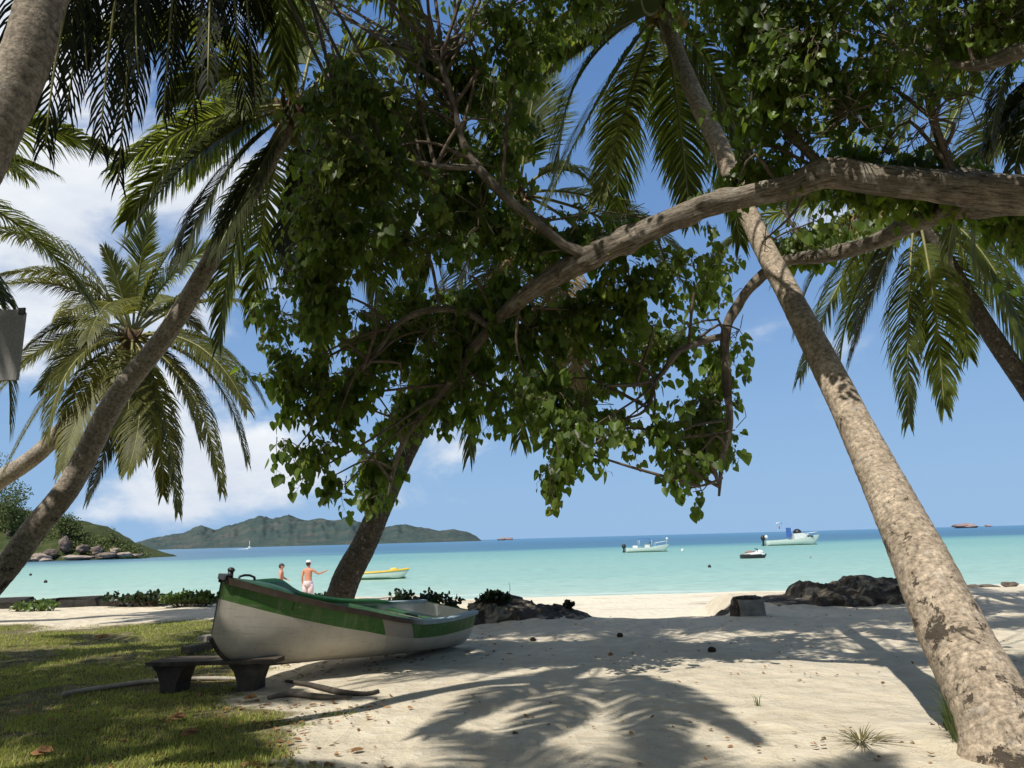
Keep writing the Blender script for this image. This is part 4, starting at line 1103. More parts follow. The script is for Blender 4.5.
# B: slender palm leaning up from the left edge
tB = [(ground_pt(at(-78, 660, 11.6)), .24), (at(-45, 628, 11.55), .19), (at(12, 560, 11.5), .178), (at(34, 530, 11.5), .172), (at(73, 480, 11.4), .165), (at(115, 400, 11.2), .15), (at(167, 333, 11.0), .135), (at(207, 267, 10.9), .125), (at(246, 200, 10.8), .12), (at(272, 155, 10.7), .12), (at(292, 118, 10.6), .13)]
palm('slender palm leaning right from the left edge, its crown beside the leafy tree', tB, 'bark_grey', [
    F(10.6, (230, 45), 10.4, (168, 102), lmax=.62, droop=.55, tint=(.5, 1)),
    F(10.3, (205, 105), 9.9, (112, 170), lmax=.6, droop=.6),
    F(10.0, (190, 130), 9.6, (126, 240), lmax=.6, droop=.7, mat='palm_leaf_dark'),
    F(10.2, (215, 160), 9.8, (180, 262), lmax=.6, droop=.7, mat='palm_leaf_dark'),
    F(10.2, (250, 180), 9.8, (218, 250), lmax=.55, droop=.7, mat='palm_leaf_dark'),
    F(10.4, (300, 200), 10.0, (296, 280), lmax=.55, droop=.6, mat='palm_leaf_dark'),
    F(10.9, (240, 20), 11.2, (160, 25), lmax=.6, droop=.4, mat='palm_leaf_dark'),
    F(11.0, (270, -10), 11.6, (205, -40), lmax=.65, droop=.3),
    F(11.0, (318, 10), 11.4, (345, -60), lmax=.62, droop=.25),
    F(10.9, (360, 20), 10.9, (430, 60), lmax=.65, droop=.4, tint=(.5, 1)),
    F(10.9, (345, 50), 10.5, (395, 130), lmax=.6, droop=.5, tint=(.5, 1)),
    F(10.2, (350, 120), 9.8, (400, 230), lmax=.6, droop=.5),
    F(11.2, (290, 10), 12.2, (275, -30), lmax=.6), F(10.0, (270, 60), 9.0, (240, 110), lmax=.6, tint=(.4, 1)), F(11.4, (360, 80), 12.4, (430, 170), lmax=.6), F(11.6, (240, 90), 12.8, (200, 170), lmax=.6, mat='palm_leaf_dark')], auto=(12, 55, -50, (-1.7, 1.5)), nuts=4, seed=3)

# C: coconut palm in mid distance on the left
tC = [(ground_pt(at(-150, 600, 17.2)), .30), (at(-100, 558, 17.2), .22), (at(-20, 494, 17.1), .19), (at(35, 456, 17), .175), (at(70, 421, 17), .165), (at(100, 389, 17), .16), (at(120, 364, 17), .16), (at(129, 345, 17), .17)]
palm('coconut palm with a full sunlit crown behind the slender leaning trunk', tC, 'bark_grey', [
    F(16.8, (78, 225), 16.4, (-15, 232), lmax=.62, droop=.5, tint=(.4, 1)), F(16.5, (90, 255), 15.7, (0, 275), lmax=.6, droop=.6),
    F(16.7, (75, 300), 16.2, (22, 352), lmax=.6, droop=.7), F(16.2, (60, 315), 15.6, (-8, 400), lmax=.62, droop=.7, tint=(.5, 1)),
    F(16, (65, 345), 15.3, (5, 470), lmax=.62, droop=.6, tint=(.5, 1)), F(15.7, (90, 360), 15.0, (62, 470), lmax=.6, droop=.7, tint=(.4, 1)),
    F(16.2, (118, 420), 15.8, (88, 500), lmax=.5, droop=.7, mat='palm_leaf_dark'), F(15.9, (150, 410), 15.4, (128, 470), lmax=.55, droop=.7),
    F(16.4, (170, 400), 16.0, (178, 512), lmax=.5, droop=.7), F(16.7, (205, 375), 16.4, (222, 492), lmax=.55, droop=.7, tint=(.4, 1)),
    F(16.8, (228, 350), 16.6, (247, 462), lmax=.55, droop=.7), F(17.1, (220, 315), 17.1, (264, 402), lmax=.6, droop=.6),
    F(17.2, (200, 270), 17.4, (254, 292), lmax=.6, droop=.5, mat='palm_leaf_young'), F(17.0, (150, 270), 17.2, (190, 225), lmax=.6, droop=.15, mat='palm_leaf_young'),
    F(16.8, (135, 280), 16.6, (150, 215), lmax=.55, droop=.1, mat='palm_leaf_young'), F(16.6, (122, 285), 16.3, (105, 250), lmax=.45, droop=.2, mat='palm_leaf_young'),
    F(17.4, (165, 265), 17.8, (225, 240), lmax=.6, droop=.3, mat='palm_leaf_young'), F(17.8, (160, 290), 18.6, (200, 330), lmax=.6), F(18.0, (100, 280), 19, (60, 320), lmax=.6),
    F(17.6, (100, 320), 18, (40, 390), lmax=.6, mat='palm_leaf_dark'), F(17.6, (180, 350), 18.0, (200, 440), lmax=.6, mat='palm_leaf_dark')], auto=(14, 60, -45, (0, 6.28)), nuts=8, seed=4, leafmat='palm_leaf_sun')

# D: dark trunk behind the boat
tD = [(ground_pt(at(326, 608, 12.9)), 0.240), (at(345, 583, 12.85), 0.216), (at(364, 545, 12.8), 0.192), (at(384, 500, 12.7), 0.172), (at(405, 455, 12.6), 0.152), (at(428, 412, 12.5), 0.140), (at(460, 350, 12.5), 0.128), (at(490, 290, 12.5), 0.120), (at(512, 235, 12.5), 0.116), (at(517, 205, 12.5), 0.120)]
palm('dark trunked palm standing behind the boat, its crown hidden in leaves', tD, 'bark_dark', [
    F(12.4, (528, 130), 12.3, (535, 85), lmax=.7, droop=.15), F(12.4, (500, 140), 12.2, (478, 80), lmax=.65, droop=.2), F(12.3, (560, 150), 12.0, (600, 190), lmax=.65, droop=.35),
    F(12.2, (440, 140), 11.9, (400, 170), lmax=.65, droop=.5), F(12, (440, 190), 11.6, (415, 290), lmax=.65, droop=.5),
    F(12.0, (460, 250), 11.6, (408, 400), lmax=.65, droop=.5), F(12.0, (480, 320), 11.7, (470, 455), lmax=.6, droop=.5),
    F(12.0, (540, 300), 11.7, (520, 440), lmax=.65, droop=.5, tint=(.4, 1)), F(11.9, (580, 290), 11.5, (575, 430), lmax=.65, droop=.5, mat='palm_dry'),
    F(12.2, (620, 230), 12.0, (635, 380), lmax=.65, droop=.5, tint=(.4, 1)), F(12.4, (650, 215), 12.2, (708, 320), lmax=.65, droop=.5),
    F(11.9, (560, 235), 11.4, (500, 270), lmax=.55, droop=.9, mat='palm_dry'), F(13, (600, 180), 13.4, (680, 250), lmax=.6), F(13.2, (480, 300), 13.6, (440, 420), lmax=.6, mat='palm_leaf_dark'),
    F(12.9, (560, 310), 13.0, (590, 420), lmax=.6, mat='palm_leaf_dark')], nuts=3, seed=6)

# F: palm behind on the right
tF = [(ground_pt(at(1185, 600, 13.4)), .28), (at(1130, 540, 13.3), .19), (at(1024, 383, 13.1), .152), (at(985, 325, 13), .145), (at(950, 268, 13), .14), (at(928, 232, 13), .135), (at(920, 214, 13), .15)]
palm('dark palm on the right with fronds hanging under the thick bough', tF, 'bark_dark', [
    F(12.8, (905, 300), 12.6, (909, 424), lmax=.55, droop=.5), F(12.6, (938, 300), 12.3, (944, 408), lmax=.55, droop=.5, tint=(.4, 1)),
    F(12.7, (850, 230), 12.4, (800, 378), lmax=.62, droop=.6), F(12.9, (840, 205), 12.8, (775, 280), lmax=.6, droop=.5),
    F(12.3, (990, 230), 12.0, (1030, 350), lmax=.62, droop=.6, tint=(.4, 1)),
    F(12.6, (1000, 180), 12.4, (1070, 270), lmax=.62, droop=.5), F(13.2, (860, 175), 13.4, (790, 200), lmax=.6, droop=.5, tint=(.4, 1)),
    F(13.2, (900, 130), 13.4, (850, 90), lmax=.6, droop=.3), F(13.2, (950, 120), 13.4, (985, 60), lmax=.6, droop=.3), F(13, (980, 150), 13, (1050, 130), lmax=.6, droop=.4), F(13.6, (880, 260), 14, (850, 360), lmax=.6, mat='palm_leaf_dark'), F(12.9, (870, 200), 12.4, (848, 240), lmax=.5, mat='palm_dry')], auto=(9, 55, -45, (-1.8, 1.8)), nuts=5, seed=7)

# G: palm off to the right whose fronds reach into the top right corner
tG = [(Vector((8.6, 9.2, -.05)), .25), (Vector((8.4, 9.3, 2.5)), .16), (Vector((8.0, 9.5, 5.5)), .14), (Vector((7.7, 9.6, 7.4)), .14)]
palm('palm standing outside the right edge with fronds in the top right corner', tG, 'bark_grey', [
    F(9.6, (1012, -20), 9.4, (990, 148), lmax=.5, droop=.35, mat='palm_leaf_dark'), F(9.7, (1020, 110), 9.6, (960, 172), lmax=.5, droop=.6, mat='palm_leaf_dark'),
    F(9.5, (1040, 60), 9.2, (1014, 170), lmax=.5, droop=.6, mat='palm_leaf_dark')], auto=(12, 65, -30, (0, 6.2)), seed=9)
# a palm frond tip at the far left edge belongs to a palm standing left of the picture
tI = [(Vector((-8.9, 9.0, -.05)), .24), (Vector((-8.8, 9.1, 2.5)), .16), (Vector((-8.3, 9.2, 6.0)), .14)]
palm('palm outside the left edge, one frond tip showing beside the top left trunk', tI, 'bark_grey', [
    F(9.2, (-20, 140), 9.2, (52, 172), lmax=.45, droop=.5), F(9.0, (-40, 250), 8.8, (4, 300), lmax=.5, droop=.5)], auto=(12, 60, -30, (0, 6.2)), seed=12)
for k, (x, y, h, lx, ly, sd, lab) in enumerate([(-9.0, 2.2, 7.2, 1.0, 1.1, 39, 'unseen palm added for shade outside the left edge, nearer the viewpoint'), (-10.2, 3.0, 6.8, 1.5, 1.0, 31, 'unseen palm added outside the left edge to shade the grass'), (-4.2, -2.8, 8.0, 1.5, 1.3, 33, 'unseen palm added behind the viewpoint to shade the lower edge'), (4.4, -.6, 9.5, -.2, 1.0, 37, 'unseen tall palm added for shade behind the viewpoint on the right')]):  # unseen palms, put in so their crowns shade grass and sand
    tt = [(Vector((x, y, -.05)), .24), (Vector((x+lx*.2, y+ly*.2, h*.35)), .16), (Vector((x+lx*.6, y+ly*.6, h*.72)), .14), (Vector((x+lx, y+ly, h)), .14)]
    palm(lab, tt, 'bark_grey', [], auto=(24, 70, -40, (0, 6.28)), nuts=4, seed=sd)
# ------------------------------------------------------------------ the broad leaved shade tree
def shade_tree():
    rng = random.Random(21)
    base = Vector((6.2, 5.2, H(6.2, 5.2)-.1)); root = empty('shade_tree', base)
    tag(root, 'spreading tree with heart shaped leaves and a thick bough reaching left across the beach', 'shade tree')
    boughs = {}
    def bough(name, key, pts, n=14, part='branch', seed=0, amp=.2):
        P, rr = spline([(Vector(p)-base, r) for p, r in pts], .05)
        mb = MB()
        mb.tube(P, rr, n, 0, True, lambda a, L, i: 1+amp*noise.noise(Vector((math.cos(a)*1.2+seed, math.sin(a)*1.2, L*1.6)))+amp*.5*noise.noise(Vector((math.cos(a)*3+seed, math.sin(a)*3, L*5)))+.28*max(0, noise.noise(Vector((math.cos(a)*1.4+seed, math.sin(a)*1.4, L*2.9+7)))-.25)*3*amp/.2)
        mb.build(part, M['bough'], root); boughs[key] = (P, rr); return P
    A = at
    main = [(base, .34), (base+Vector((-.05, .1, 1.2)), .27), (base+Vector((.0, .5, 2.8)), .25), (A(1220, 235, 6.1), .23), (A(1120, 207, 6.15), .205), (A(1024, 194, 6.25), .166), (A(930, 185, 6.45), .134), (A(872, 180, 6.6), .126), (A(836, 173, 6.7), .138), (A(815, 176, 6.75), .13), (A(790, 187, 6.85), .105), (A(745, 197, 7.0), .10), (A(700, 208, 7.2), .105), (A(640, 234, 7.5), .118), (A(595, 254, 7.8), .125), (A(545, 282, 8.2), .105), (A(512, 306, 8.6), .075), (A(490, 328, 9.0), .058), (A(462, 366, 9.4), .05), (A(432, 404, 9.8), .045), (A(408, 434, 10.1), .04), (A(396, 462, 10.2), .03), (A(388, 498, 10.3), .015)]
    bough('trunk', 'main', main, 26, 'trunk', 1.0, .20)
    bough('branch', 'low', [(A(1005, 203, 6.35), .11), (A(962, 207, 6.7), .098), (A(920, 220, 7.2), .088), (A(872, 243, 8.0), .08), (A(825, 256, 8.7), .078), (A(785, 261, 9.1), .066), (A(757, 280, 9.2), .062), (A(738, 305, 9.2), .06), (A(725, 334, 9.2), .056), (A(727, 385, 9.15), .045), (A(730, 425, 9.1), .036), (A(722, 460, 9.1), .03), (A(719, 496, 9.05), .014)], 14, seed=2.0)
    bough('branch', 'low2', [(A(724, 336, 9.2), .04), (A(700, 343, 9.1), .036), (A(678, 352, 9.0), .034), (A(660, 375, 9.0), .03), (A(640, 384, 8.9), .026), (A(606, 386, 8.8), .012)], 10, seed=3.0)
    bough('branch', 'low3', [(A(656, 378, 9.0), .024), (A(650, 402, 9.0), .022), (A(640, 414, 8.95), .016), (A(618, 420, 8.9), .008)], 8, seed=4.0)
    bough('branch', 'low4', [(A(730, 420, 9.1), .018), (A(700, 424, 9.0), .016), (A(688, 428, 9.0), .014), (A(676, 440, 8.95), .01)], 8, seed=5.0)
    bough('branch', 'low5', [(A(699, 402, 9.0), .006), (A(692, 412, 9.0), .014), (A(690, 426, 9.0), .013)], 8, seed=5.5)
    bough('branch', 'low6', [(A(722, 478, 9.1), .018), (A(708, 484, 9.0), .014), (A(690, 488, 9.0), .008)], 8, seed=6.5)
    bough('branch', 'left', [(A(489, 327, 9.0), .04), (A(470, 314, 9.0), .042), (A(448, 309, 8.9), .04), (A(418, 313, 8.8), .036), (A(396, 326, 8.7), .028), (A(380, 348, 8.6), .02), (A(362, 372, 8.5), .01)], 12, seed=7.0)
    bough('branch', 'up', [(A(590, 256, 7.8), .058), (A(566, 246, 7.8), .054), (A(545, 229, 7.8), .05), (A(512, 203, 7.8), .054), (A(478, 168, 7.8), .05), (A(462, 140, 7.8), .04), (A(450, 90, 7.7), .03), (A(430, 40, 7.6), .02)], 12, seed=8.0)
    bough('branch', 'up2', [(A(478, 168, 7.8), .035), (A(430, 165, 7.6), .03), (A(370, 150, 7.4), .022), (A(330, 120, 7.3), .01)], 10, seed=9.0)
    bough('branch', 'top', [(A(1180, 70, 4.9), .12), (A(1080, 45, 5.0), .07), (A(1024, 50, 5.1), .062), (A(992, 62, 5.2), .052), (A(960, 65, 5.4), .03), (A(900, 50, 5.8), .02)], 12, seed=10.0)
    bough('branch', 'upright', [(A(958, 186, 6.4), .05), (A(945, 155, 6.4), .04), (A(933, 118, 6.4), .036), (A(926, 70, 6.4), .03), (A(935, 10, 6.3), .02)], 10, seed=11.0)
    bough('branch', 'upmid', [(A(832, 176, 6.7), .05), (A(806, 150, 6.8), .042), (A(780, 122, 6.9), .036), (A(765, 90, 7.0), .03), (A(740, 40, 7.0), .02)], 10, seed=12.0)
    bough('branch', 'link', [(A(1160, 160, 5.6), .15), (A(1180, 70, 4.9), .12), (A(1150, -60, 4.6), .09), (A(1000, -140, 5.2), .07), (A(800, -150, 5.6), .05), (A(600, -120, 6.4), .03)], 12, seed=13.0)
    # leaf clumps: (bearing x, y, distance, radius x,y in metres, depth radius, sprays, hang)
    def blob(px, py, Y, rx, ry, rd, n, ld=1.0): return (A(px, py, Y)-base, rx, ry, rd, n, ld)
    B = []
    # main mass, upper left
    for (px, py, Y, rx, ry, n) in [(370, 95, 7.4, .55, .4, 46), (320, 110, 7.5, .3, .3, 16), (420, 100, 7.5, .5, .45, 42), (350, 165, 7.5, .6, .45, 52), (430, 175, 7.7, .6, .5, 54), (490, 120, 7.8, .45, .6, 40),
        (480, 210, 8.0, .5, .5, 40), (330, 225, 7.8, .5, .5, 46), (400, 245, 8.0, .7, .5, 62), (470, 280, 8.4, .6, .45, 46), (310, 285, 8.0, .4, .4, 32), (360, 310, 8.2, .6, .4, 48), (430, 330, 8.6, .6, .4, 46),
        (285, 315, 8.2, .28, .2, 11), (300, 365, 8.4, .35, .3, 20), (345, 375, 8.4, .4, .35, 26), (285, 405, 8.6, .25, .25, 11), (320, 420, 8.6, .4, .25, 18), (400, 385, 9.0, .5, .35, 34), (460, 380, 9.2, .5, .45, 38),
        (365, 425, 9.0, .38, .25, 20), (330, 460, 8.8, .32, .25, 17), (295, 470, 8.8, .2, .14, 7), (370, 470, 9.2, .35, .25, 20), (355, 505, 9.2, .22, .14, 9), (300, 500, 8.8, .14, .08, 3), (392, 436, 9.8, .2, .12, 4), (345, 495, 9.0, .2, .2, 7),
        # centre
        (540, 240, 8.2, .4, .3, 20), (580, 215, 7.8, .4, .22, 18), (625, 215, 7.6, .35, .2, 16), (530, 330, 8.8, .5, .35, 32), (580, 310, 8.6, .5, .35, 30), (630, 280, 8.2, .45, .3, 24), (670, 275, 8.0, .28, .2, 12), (610, 355, 8.8, .5, .3, 26), (555, 385, 9.0, .45, .35, 30),
        (650, 325, 8.8, .4, .3, 20), (690, 325, 9.0, .3, .25, 17), (500, 400, 9.4, .35, .3, 16), (540, 430, 8.9, .35, .25, 20), (580, 425, 8.8, .45, .3, 30), (565, 465, 8.7, .42, .32, 28), (595, 445, 8.7, .3, .3, 17), (555, 498, 8.6, .22, .14, 9), (625, 440, 8.8, .22, .12, 7),
        (655, 450, 8.9, .3, .16, 12), (680, 470, 8.9, .28, .14, 10), (712, 400, 9.1, .28, .45, 30), (735, 360, 9.0, .2, .35, 15), (710, 460, 9.1, .35, .28, 22), (735, 450, 9.0, .2, .3, 13), (725, 300, 9.1, .25, .25, 12), (740, 330, 9.0, .16, .25, 7), (690, 485, 8.95, .2, .08, 4), (650, 360, 8.9, .2, .2, 8),
        # top middle and right
        (530, 20, 7.4, .5, .3, 30), (470, 40, 7.4, .5, .4, 36), (430, 20, 7.4, .4, .3, 22), (590, -10, 7.0, .4, .2, 16), (520, 65, 7.6, .3, .3, 14),
        (740, 30, 6.6, .35, .4, 26), (770, 90, 6.6, .35, .35, 30), (810, 40, 6.3, .6, .5, 60), (850, 110, 6.4, .6, .45, 60), (800, 135, 6.6, .3, .2, 20), (900, 40, 6.0, .6, .5, 60), (930, 120, 6.1, .5, .45, 50), (970, 30, 5.5, .5, .4, 44), (965, 95, 5.8, .35, .4, 26), (890, 138, 6.5, .4, .14, 14), (755, 150, 6.9, .22, .2, 10), (765, 240, 7.6, .2, .14, 9), (740, 175, 7.0, .2, .12, 6), (1010, 20, 5.2, .4, .2, 20), (710, 215, 7.4, .12, .12, 3), (720, 262, 8.5, .2, .2, 9),
        (790, 215, 7.6, .2, .1, 7), (812, 222, 8.6, .14, .08, 4)]:
        B.append(blob(px-(10 if py > 415 and 340 < px < 380 else 0), py-(20 if py > 400 else 0), Y, rx, ry, .55, n))
    # unseen crown clumps added above the picture to shade leaves and sand
    for (px, py, Y, rx, ry, n) in [(450, -50, 6.9, .9, .6, 22), (560, -70, 6.6, .7, .4, 30), (820, -60, 5.9, .9, .6, 70), (940, -60, 5.3, .9, .5, 70), (700, -60, 6.2, .6, .4, 36), (1050, -30, 5.0, .7, .6, 50), (880, -150, 5.4, 1.0, .6, 60), (1060, 90, 5.2, .5, .5, 30), (740, -150, 6.0, .9, .5, 40), (1150, 0, 5.0, .8, .8, 60), (1100, 150, 5.6, .5, .4, 24), (620, -190, 8.2, 1.3, .7, 130), (760, -210, 8.0, 1.3, .7, 140), (680, -330, 8.0, 1.4, .7, 110), (840, -330, 8.2, 1.4, .8, 120), (560, -240, 9.2, 1.2, .6, 90), (240, -250, 7.6, 1.2, .7, 110), (380, -270, 7.8, 1.2, .7, 120), (480, -300, 7.4, 1.2, .7, 110), (150, -190, 7.8, .9, .6, 60), (1000, -330, 7.6, 1.2, .7, 90), (480, -190, 8.4, 1.2, .7, 40), (900, -230, 7.4, 1.3, .8, 130), (560, -300, 7.4, 1.2, .6, 60), (1040, -200, 7.0, 1.2, .8, 120)]:
        B.append(blob(px, py, Y, rx, ry, .8, n))
    for gx in range(9):  # unseen clumps set along the sun direction to shade the mid-distance sand
        for gy in range(3, 9):
            if rng.random() < .15: continue
            h = rng.uniform(9.3, 11.0); X = -.2+gx*.85+rng.uniform(-.3, .3); Yg = 10.9+gy*.75+rng.uniform(-.3, .3)
            B.append((Vector((X-.37*h, Yg-.58*h, h))-base, .6, .35, .55, 11, 1))
    allp = [(p, k) for k, (P, rr) in boughs.items() for p in P[::3]]
    tw = MB(); lf = MB(); lt = MB()
    def spray(c, out, hang, L):
        d = (out*.8+rvec(rng)*.8+Vector((0, 0, -hang))).normalized(); n = rng.randint(7, 11); q = c-d*L*.4; pts = [q.copy()]
        for k in range(n):
            d = (d+rvec(rng)*.28+Vector((0, 0, -.10))).normalized(); q = q+d*(L/n); pts.append(q.copy())
        tw.tube(pts, [.006*(1-.75*i/n) for i in range(n+1)], 3, 0, False)
        young = rng.random() < ((.28 if noise.noise(c*1.7) > .12 else .05)+(.22 if c.x+base.x < -.2 and c.z+base.z > 4.6 else 0))  # fresh leaves at random; the extra ones upper left imitate sunlit foliage
        for k, p in enumerate(pts[1:], 1):
            for rep in range(1 if rng.random() < .55 else 2):
                a = rvec(rng); a = (a-d*a.dot(d)).normalized(); pet = rng.uniform(.03, .09)
                pp = p+(a*.8+d*.4).normalized()*pet
                tw.tube([p, pp], [.0018, .0014], 3, 0, False)
                tip = (a*.45+d*.2+Vector((0, 0, -1.0))+rvec(rng)*.45); nn = (out*.5+Vector((-.25, -.35, .75))+rvec(rng)*.75)
                sz = (.045+.095*rng.random()**1.4)*(.8 if young else 1)*min(1.0, max(.58, (c.y+base.y)/8.6))
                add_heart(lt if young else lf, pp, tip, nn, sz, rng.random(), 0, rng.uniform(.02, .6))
    guard = [(p, r) for k in ('main', 'low', 'low2', 'left', 'up') for p, r in list(zip(*boughs[k]))[::4]]
    def behind(c):
        # foliage springs from the far side of the limbs
        for p, r in guard:
            if abs(c.x-p.x) < .40 and abs(c.z-p.z) < .42 and c.y < p.y+.22: return None if (c.z < p.z+.03 and c.x+base.x > 1.9 and p.z+base.z > 4.15) else Vector((c.x, p.y+.25+rng.random()*.5, max(c.z, p.z+.3) if (c.x+base.x > 1.9 and p.z+base.z > 4.15) else c.z))
        return c
    for (c, rx, ry, rd, n, ld) in B:
        # a secondary branch feeding the clump
        bp_ = rng.choice(sorted(allp, key=lambda t: (t[0]-c).length)[:16])[0]
        if (bp_-c).length > .35:
            mid = (bp_+c)/2+rvec(rng)*.18+Vector((0, 0, .12)); P, rr = spline([(bp_, .022), (mid, .015), (c, .008)], .12); tw.tube(P, rr, 5, 0, False, lambda a, L, i: 1)
        for k in range(int(n*(2.5 if c.y+base.y < 6.8 else 1.45 if c.z+base.z > 3.6 else 1.15))):
            d = rvec(rng)*rng.random()**.5; d = Vector((d.x*rx, d.y*rd, d.z*ry)); 
            if rng.random() < .25: tw.tube([c+d*.1, c+d*.6+rvec(rng)*.08, c+d], [.006, .005, .004], 3, 0, False)
            q_ = c+d+base; sx, sy = q_.x+.37*q_.z, q_.y+.58*q_.z
            if -.6 < sx < 4.4 and 6.2 < sy < 9.9 and (q_-CAM).normalized().z > .58: continue      # gap in the canopy: the sand below lies in the sun
            tx, ty = q_.x+.37*(q_.z-4.4), q_.y+.58*(q_.z-4.4)
            if q_.z > 4.75 and .8 < tx < 4.8 and abs(ty-(7.55-.3*tx)) < .4 and rng.random() < .82: continue   # the thick bough lies in the sun
            if noise.noise((c+d)*2.6) > .27 and rng.random() < .85: continue
            bc = behind(c+d)
            if bc is None: continue
            spray(bc, Vector((d.x/rx, d.y/rd, d.z/ry)), .35, rng.uniform(.28, .5))
    for key in ('up', 'up2', 'left', 'upright', 'upmid', 'top', 'low2', 'low5', 'low6'):
        P = boughs[key][0]
        for p in P[4::4]:
            if rng.random() < .3: continue
            o = rvec(rng); o.y = abs(o.y); e = p+o*rng.uniform(.15, .4); tw.tube([p, (p+e)/2+rvec(rng)*.04, e], [.010, .007, .004], 4, 0, False); spray(e, o, .3, rng.uniform(.2, .4))
    tw.build('twigs', M['twig'], root)
    cr = lf.build('crown', M['leaf'], root); lt.build('young_sunlit_leaves', M['leaf_light'], cr, True)
shade_tree()

# ------------------------------------------------------------------ banks, rocks, kerb
def bank(name, top, bot, Y, depth, seed, label=None):
    mb = MB(); nx = 150; ny = 16; g = {}
    def lerp(pr, px):
        k = 0
        while k < len(pr)-2 and pr[k+1][0] < px: k += 1
        t = (px-pr[k][0])/(pr[k+1][0]-pr[k][0]); return pr[k][1]+(pr[k+1][1]-pr[k][1])*min(1, max(0, t))
    x0, x1 = top[0][0], top[-1][0]
    for i in range(nx+1):
        px = x0+(x1-x0)*i/nx; zt = at(px, lerp(top, px), Y).z; x = at(px, 590, Y).x
        for j in range(ny+1):
            s = j/ny; y = Y-depth*.62+depth*1.5*s; zb = H(x, y)-.06
            f = max(0, math.sin(min(1, s*1.25)*math.pi*.62)) if s < .8 else max(0, math.sin(math.pi*.62)*(1-(s-.8)/.2))
            hgt = max(0, zt-zb)
            k = 1+.5*noise.noise(Vector((x*2.2+seed, y*2.2, 0)))*(.6)+.55*noise.noise(Vector((x*8+seed, y*8, f*4)))
            g[i, j] = mb.vert((x+.06*noise.noise(Vector((x*6, y*6, seed))), y+.12*noise.noise(Vector((x*3, s*5, seed+3))), zb+hgt*f**.55*min(1.14, k)))
    for i in range(nx):
        for j in range(ny): mb.face((g[i, j], g[i+1, j], g[i+1, j+1], g[i, j+1]))
    o = mb.build(name, M['soil'], None, False); tag(o, label, None, None, 'structure'); return o
bank('sand_bank', [(716, 622), (730, 614), (745, 608), (755, 604), (768, 600), (801, 597), (806, 588), (814, 583), (828, 585), (842, 586), (856, 580), (880, 578), (903, 581), (925, 581), (940, 588), (952, 594)], None, 17.0, 1.5, 1.0)
bank('earth_mound', [(468, 608), (478, 602), (490, 598), (505, 599), (520, 602), (533, 604), (537, 608), (550, 607), (565, 610), (585, 616), (600, 622)], None, 15.2, 1.4, 7.0)
rg = random.Random(5)
for k, (px, py, wp, hp, lab) in enumerate([(972, 587, 22, 6, 'low dark beach rock nearest the big trunk at the far right'), (990, 586, 20, 5, 'flat dark beach rock in the middle of the right hand row'), (1010, 584, 18, 6, 'dark beach rock at the far right picture edge')]):
    p = at(px, py+2, 21.5); boulder(px, py+3, wp, hp, 21.5, 'granite_dark', lab, 20+k, 0, 'rocks on the right hand beach', 'beach_rock', 'rock')
# pale block at the path edge
def block():
    p = at(748, 611, 15.2); b = Vector((p.x, p.y, H(p.x, p.y)-.1)); root = empty('concrete_block', b, R(14)); tag(root, 'pale square block with a dark rough top beside the path to the beach', 'block')
    rg = random.Random(9); mb = MB(); mb.box((0, 0, .18), (.26, .2, .24), jit=.02, rng=rg); mb.build('block', M['concrete'], root, False)
    mb = MB(); mb.ball((0, .02, .42), (.27, .21, .05), 0, 22, 8, lambda d: 1+.35*noise.noise(d*3.3)); mb.ball((-.27, .0, .2), (.04, .17, .22), 0, 10, 8, lambda d: 1+.3*noise.noise(d*3)); mb.build('crust', M['soil'], root, False)
block()
for k, (x0, x1, yt, lab) in enumerate([(-40, 28, 598, 'dark kerb stone at the left picture edge'), (29, 58, 598, 'dark kerb stone beside the leaning trunk foot'), (60, 101, 596, 'long dark kerb stone in the middle of the left row'), (103, 140, 595, 'dark kerb stone fourth along the left row'), (141, 178, 595, 'dark kerb stone partly under green creeper'), (179, 216, 596, 'dark kerb stone ending the row beside the boat bow')]):
    Y = 22.4; yt += 2; a = at(x0, 602, Y); b = at(x1, 602, Y); zt = at((x0+x1)/2, yt, Y).z; zb = H((a.x+b.x)/2, Y)-.2
    mb = MB(); mb.box((0, 0, 0), ((b.x-a.x)/2, .22, (zt-zb)/2), jit=.09, rng=rg)
    o = mb.build('kerb_stone', M['stone'], None, False); o.location = ((a.x+b.x)/2, Y+rg.uniform(-.08, .08), (zt+zb)/2); o.rotation_euler = (rg.uniform(-.06, .06), rg.uniform(-.02, .02), rg.uniform(-.05, .05))
    tag(o, lab, 'kerb stone', 'dark stones edging the grass on the left')

# ------------------------------------------------------------------ plants
def shrub(px, py, Y, wpx, hpx, n, mat, label, group, size=.07, seed=1, name='beach_plant', dz=0):
    rng = random.Random(seed); p = at(px, py, Y); b = Vector((p.x, Y, max(H(p.x, Y), SEA)+dz)); root = empty(name, b); tag(root, label, 'plant', group)
    wx = wpx/2/FPX*Y; hz_ = max(.08, hpx/FPX*Y); st = MB(); lv = MB()
    for k in range(n):
        a = rng.uniform(0, 6.283); r = rng.random()**.6; e = Vector((math.cos(a)*r*wx, math.sin(a)*r*wx*.5, hz_*rng.uniform(.35, 1.0)*(1-.35*r*r)))
        s0 = Vector((e.x*.5, e.y*.5, -.03)); m_ = (s0+e)/2+rvec(rng)*.03
        st.tube([s0, m_, e], [.006, .005, .003], 4, 0, False)
        for q in range(6):
            d = (rvec(rng)+Vector((0, 0, .5))).normalized(); pq = e+(m_-e)*(q*.09)
            add_oval(lv, pq, d, rvec(rng)+Vector((0, -.3, 1)), size*rng.uniform(.7, 1.3), size*.36, rng.random())
    st.build('stem', M['twig'], root); lv.build('foliage', M[mat], root)
G1 = 'low creepers along the kerb'
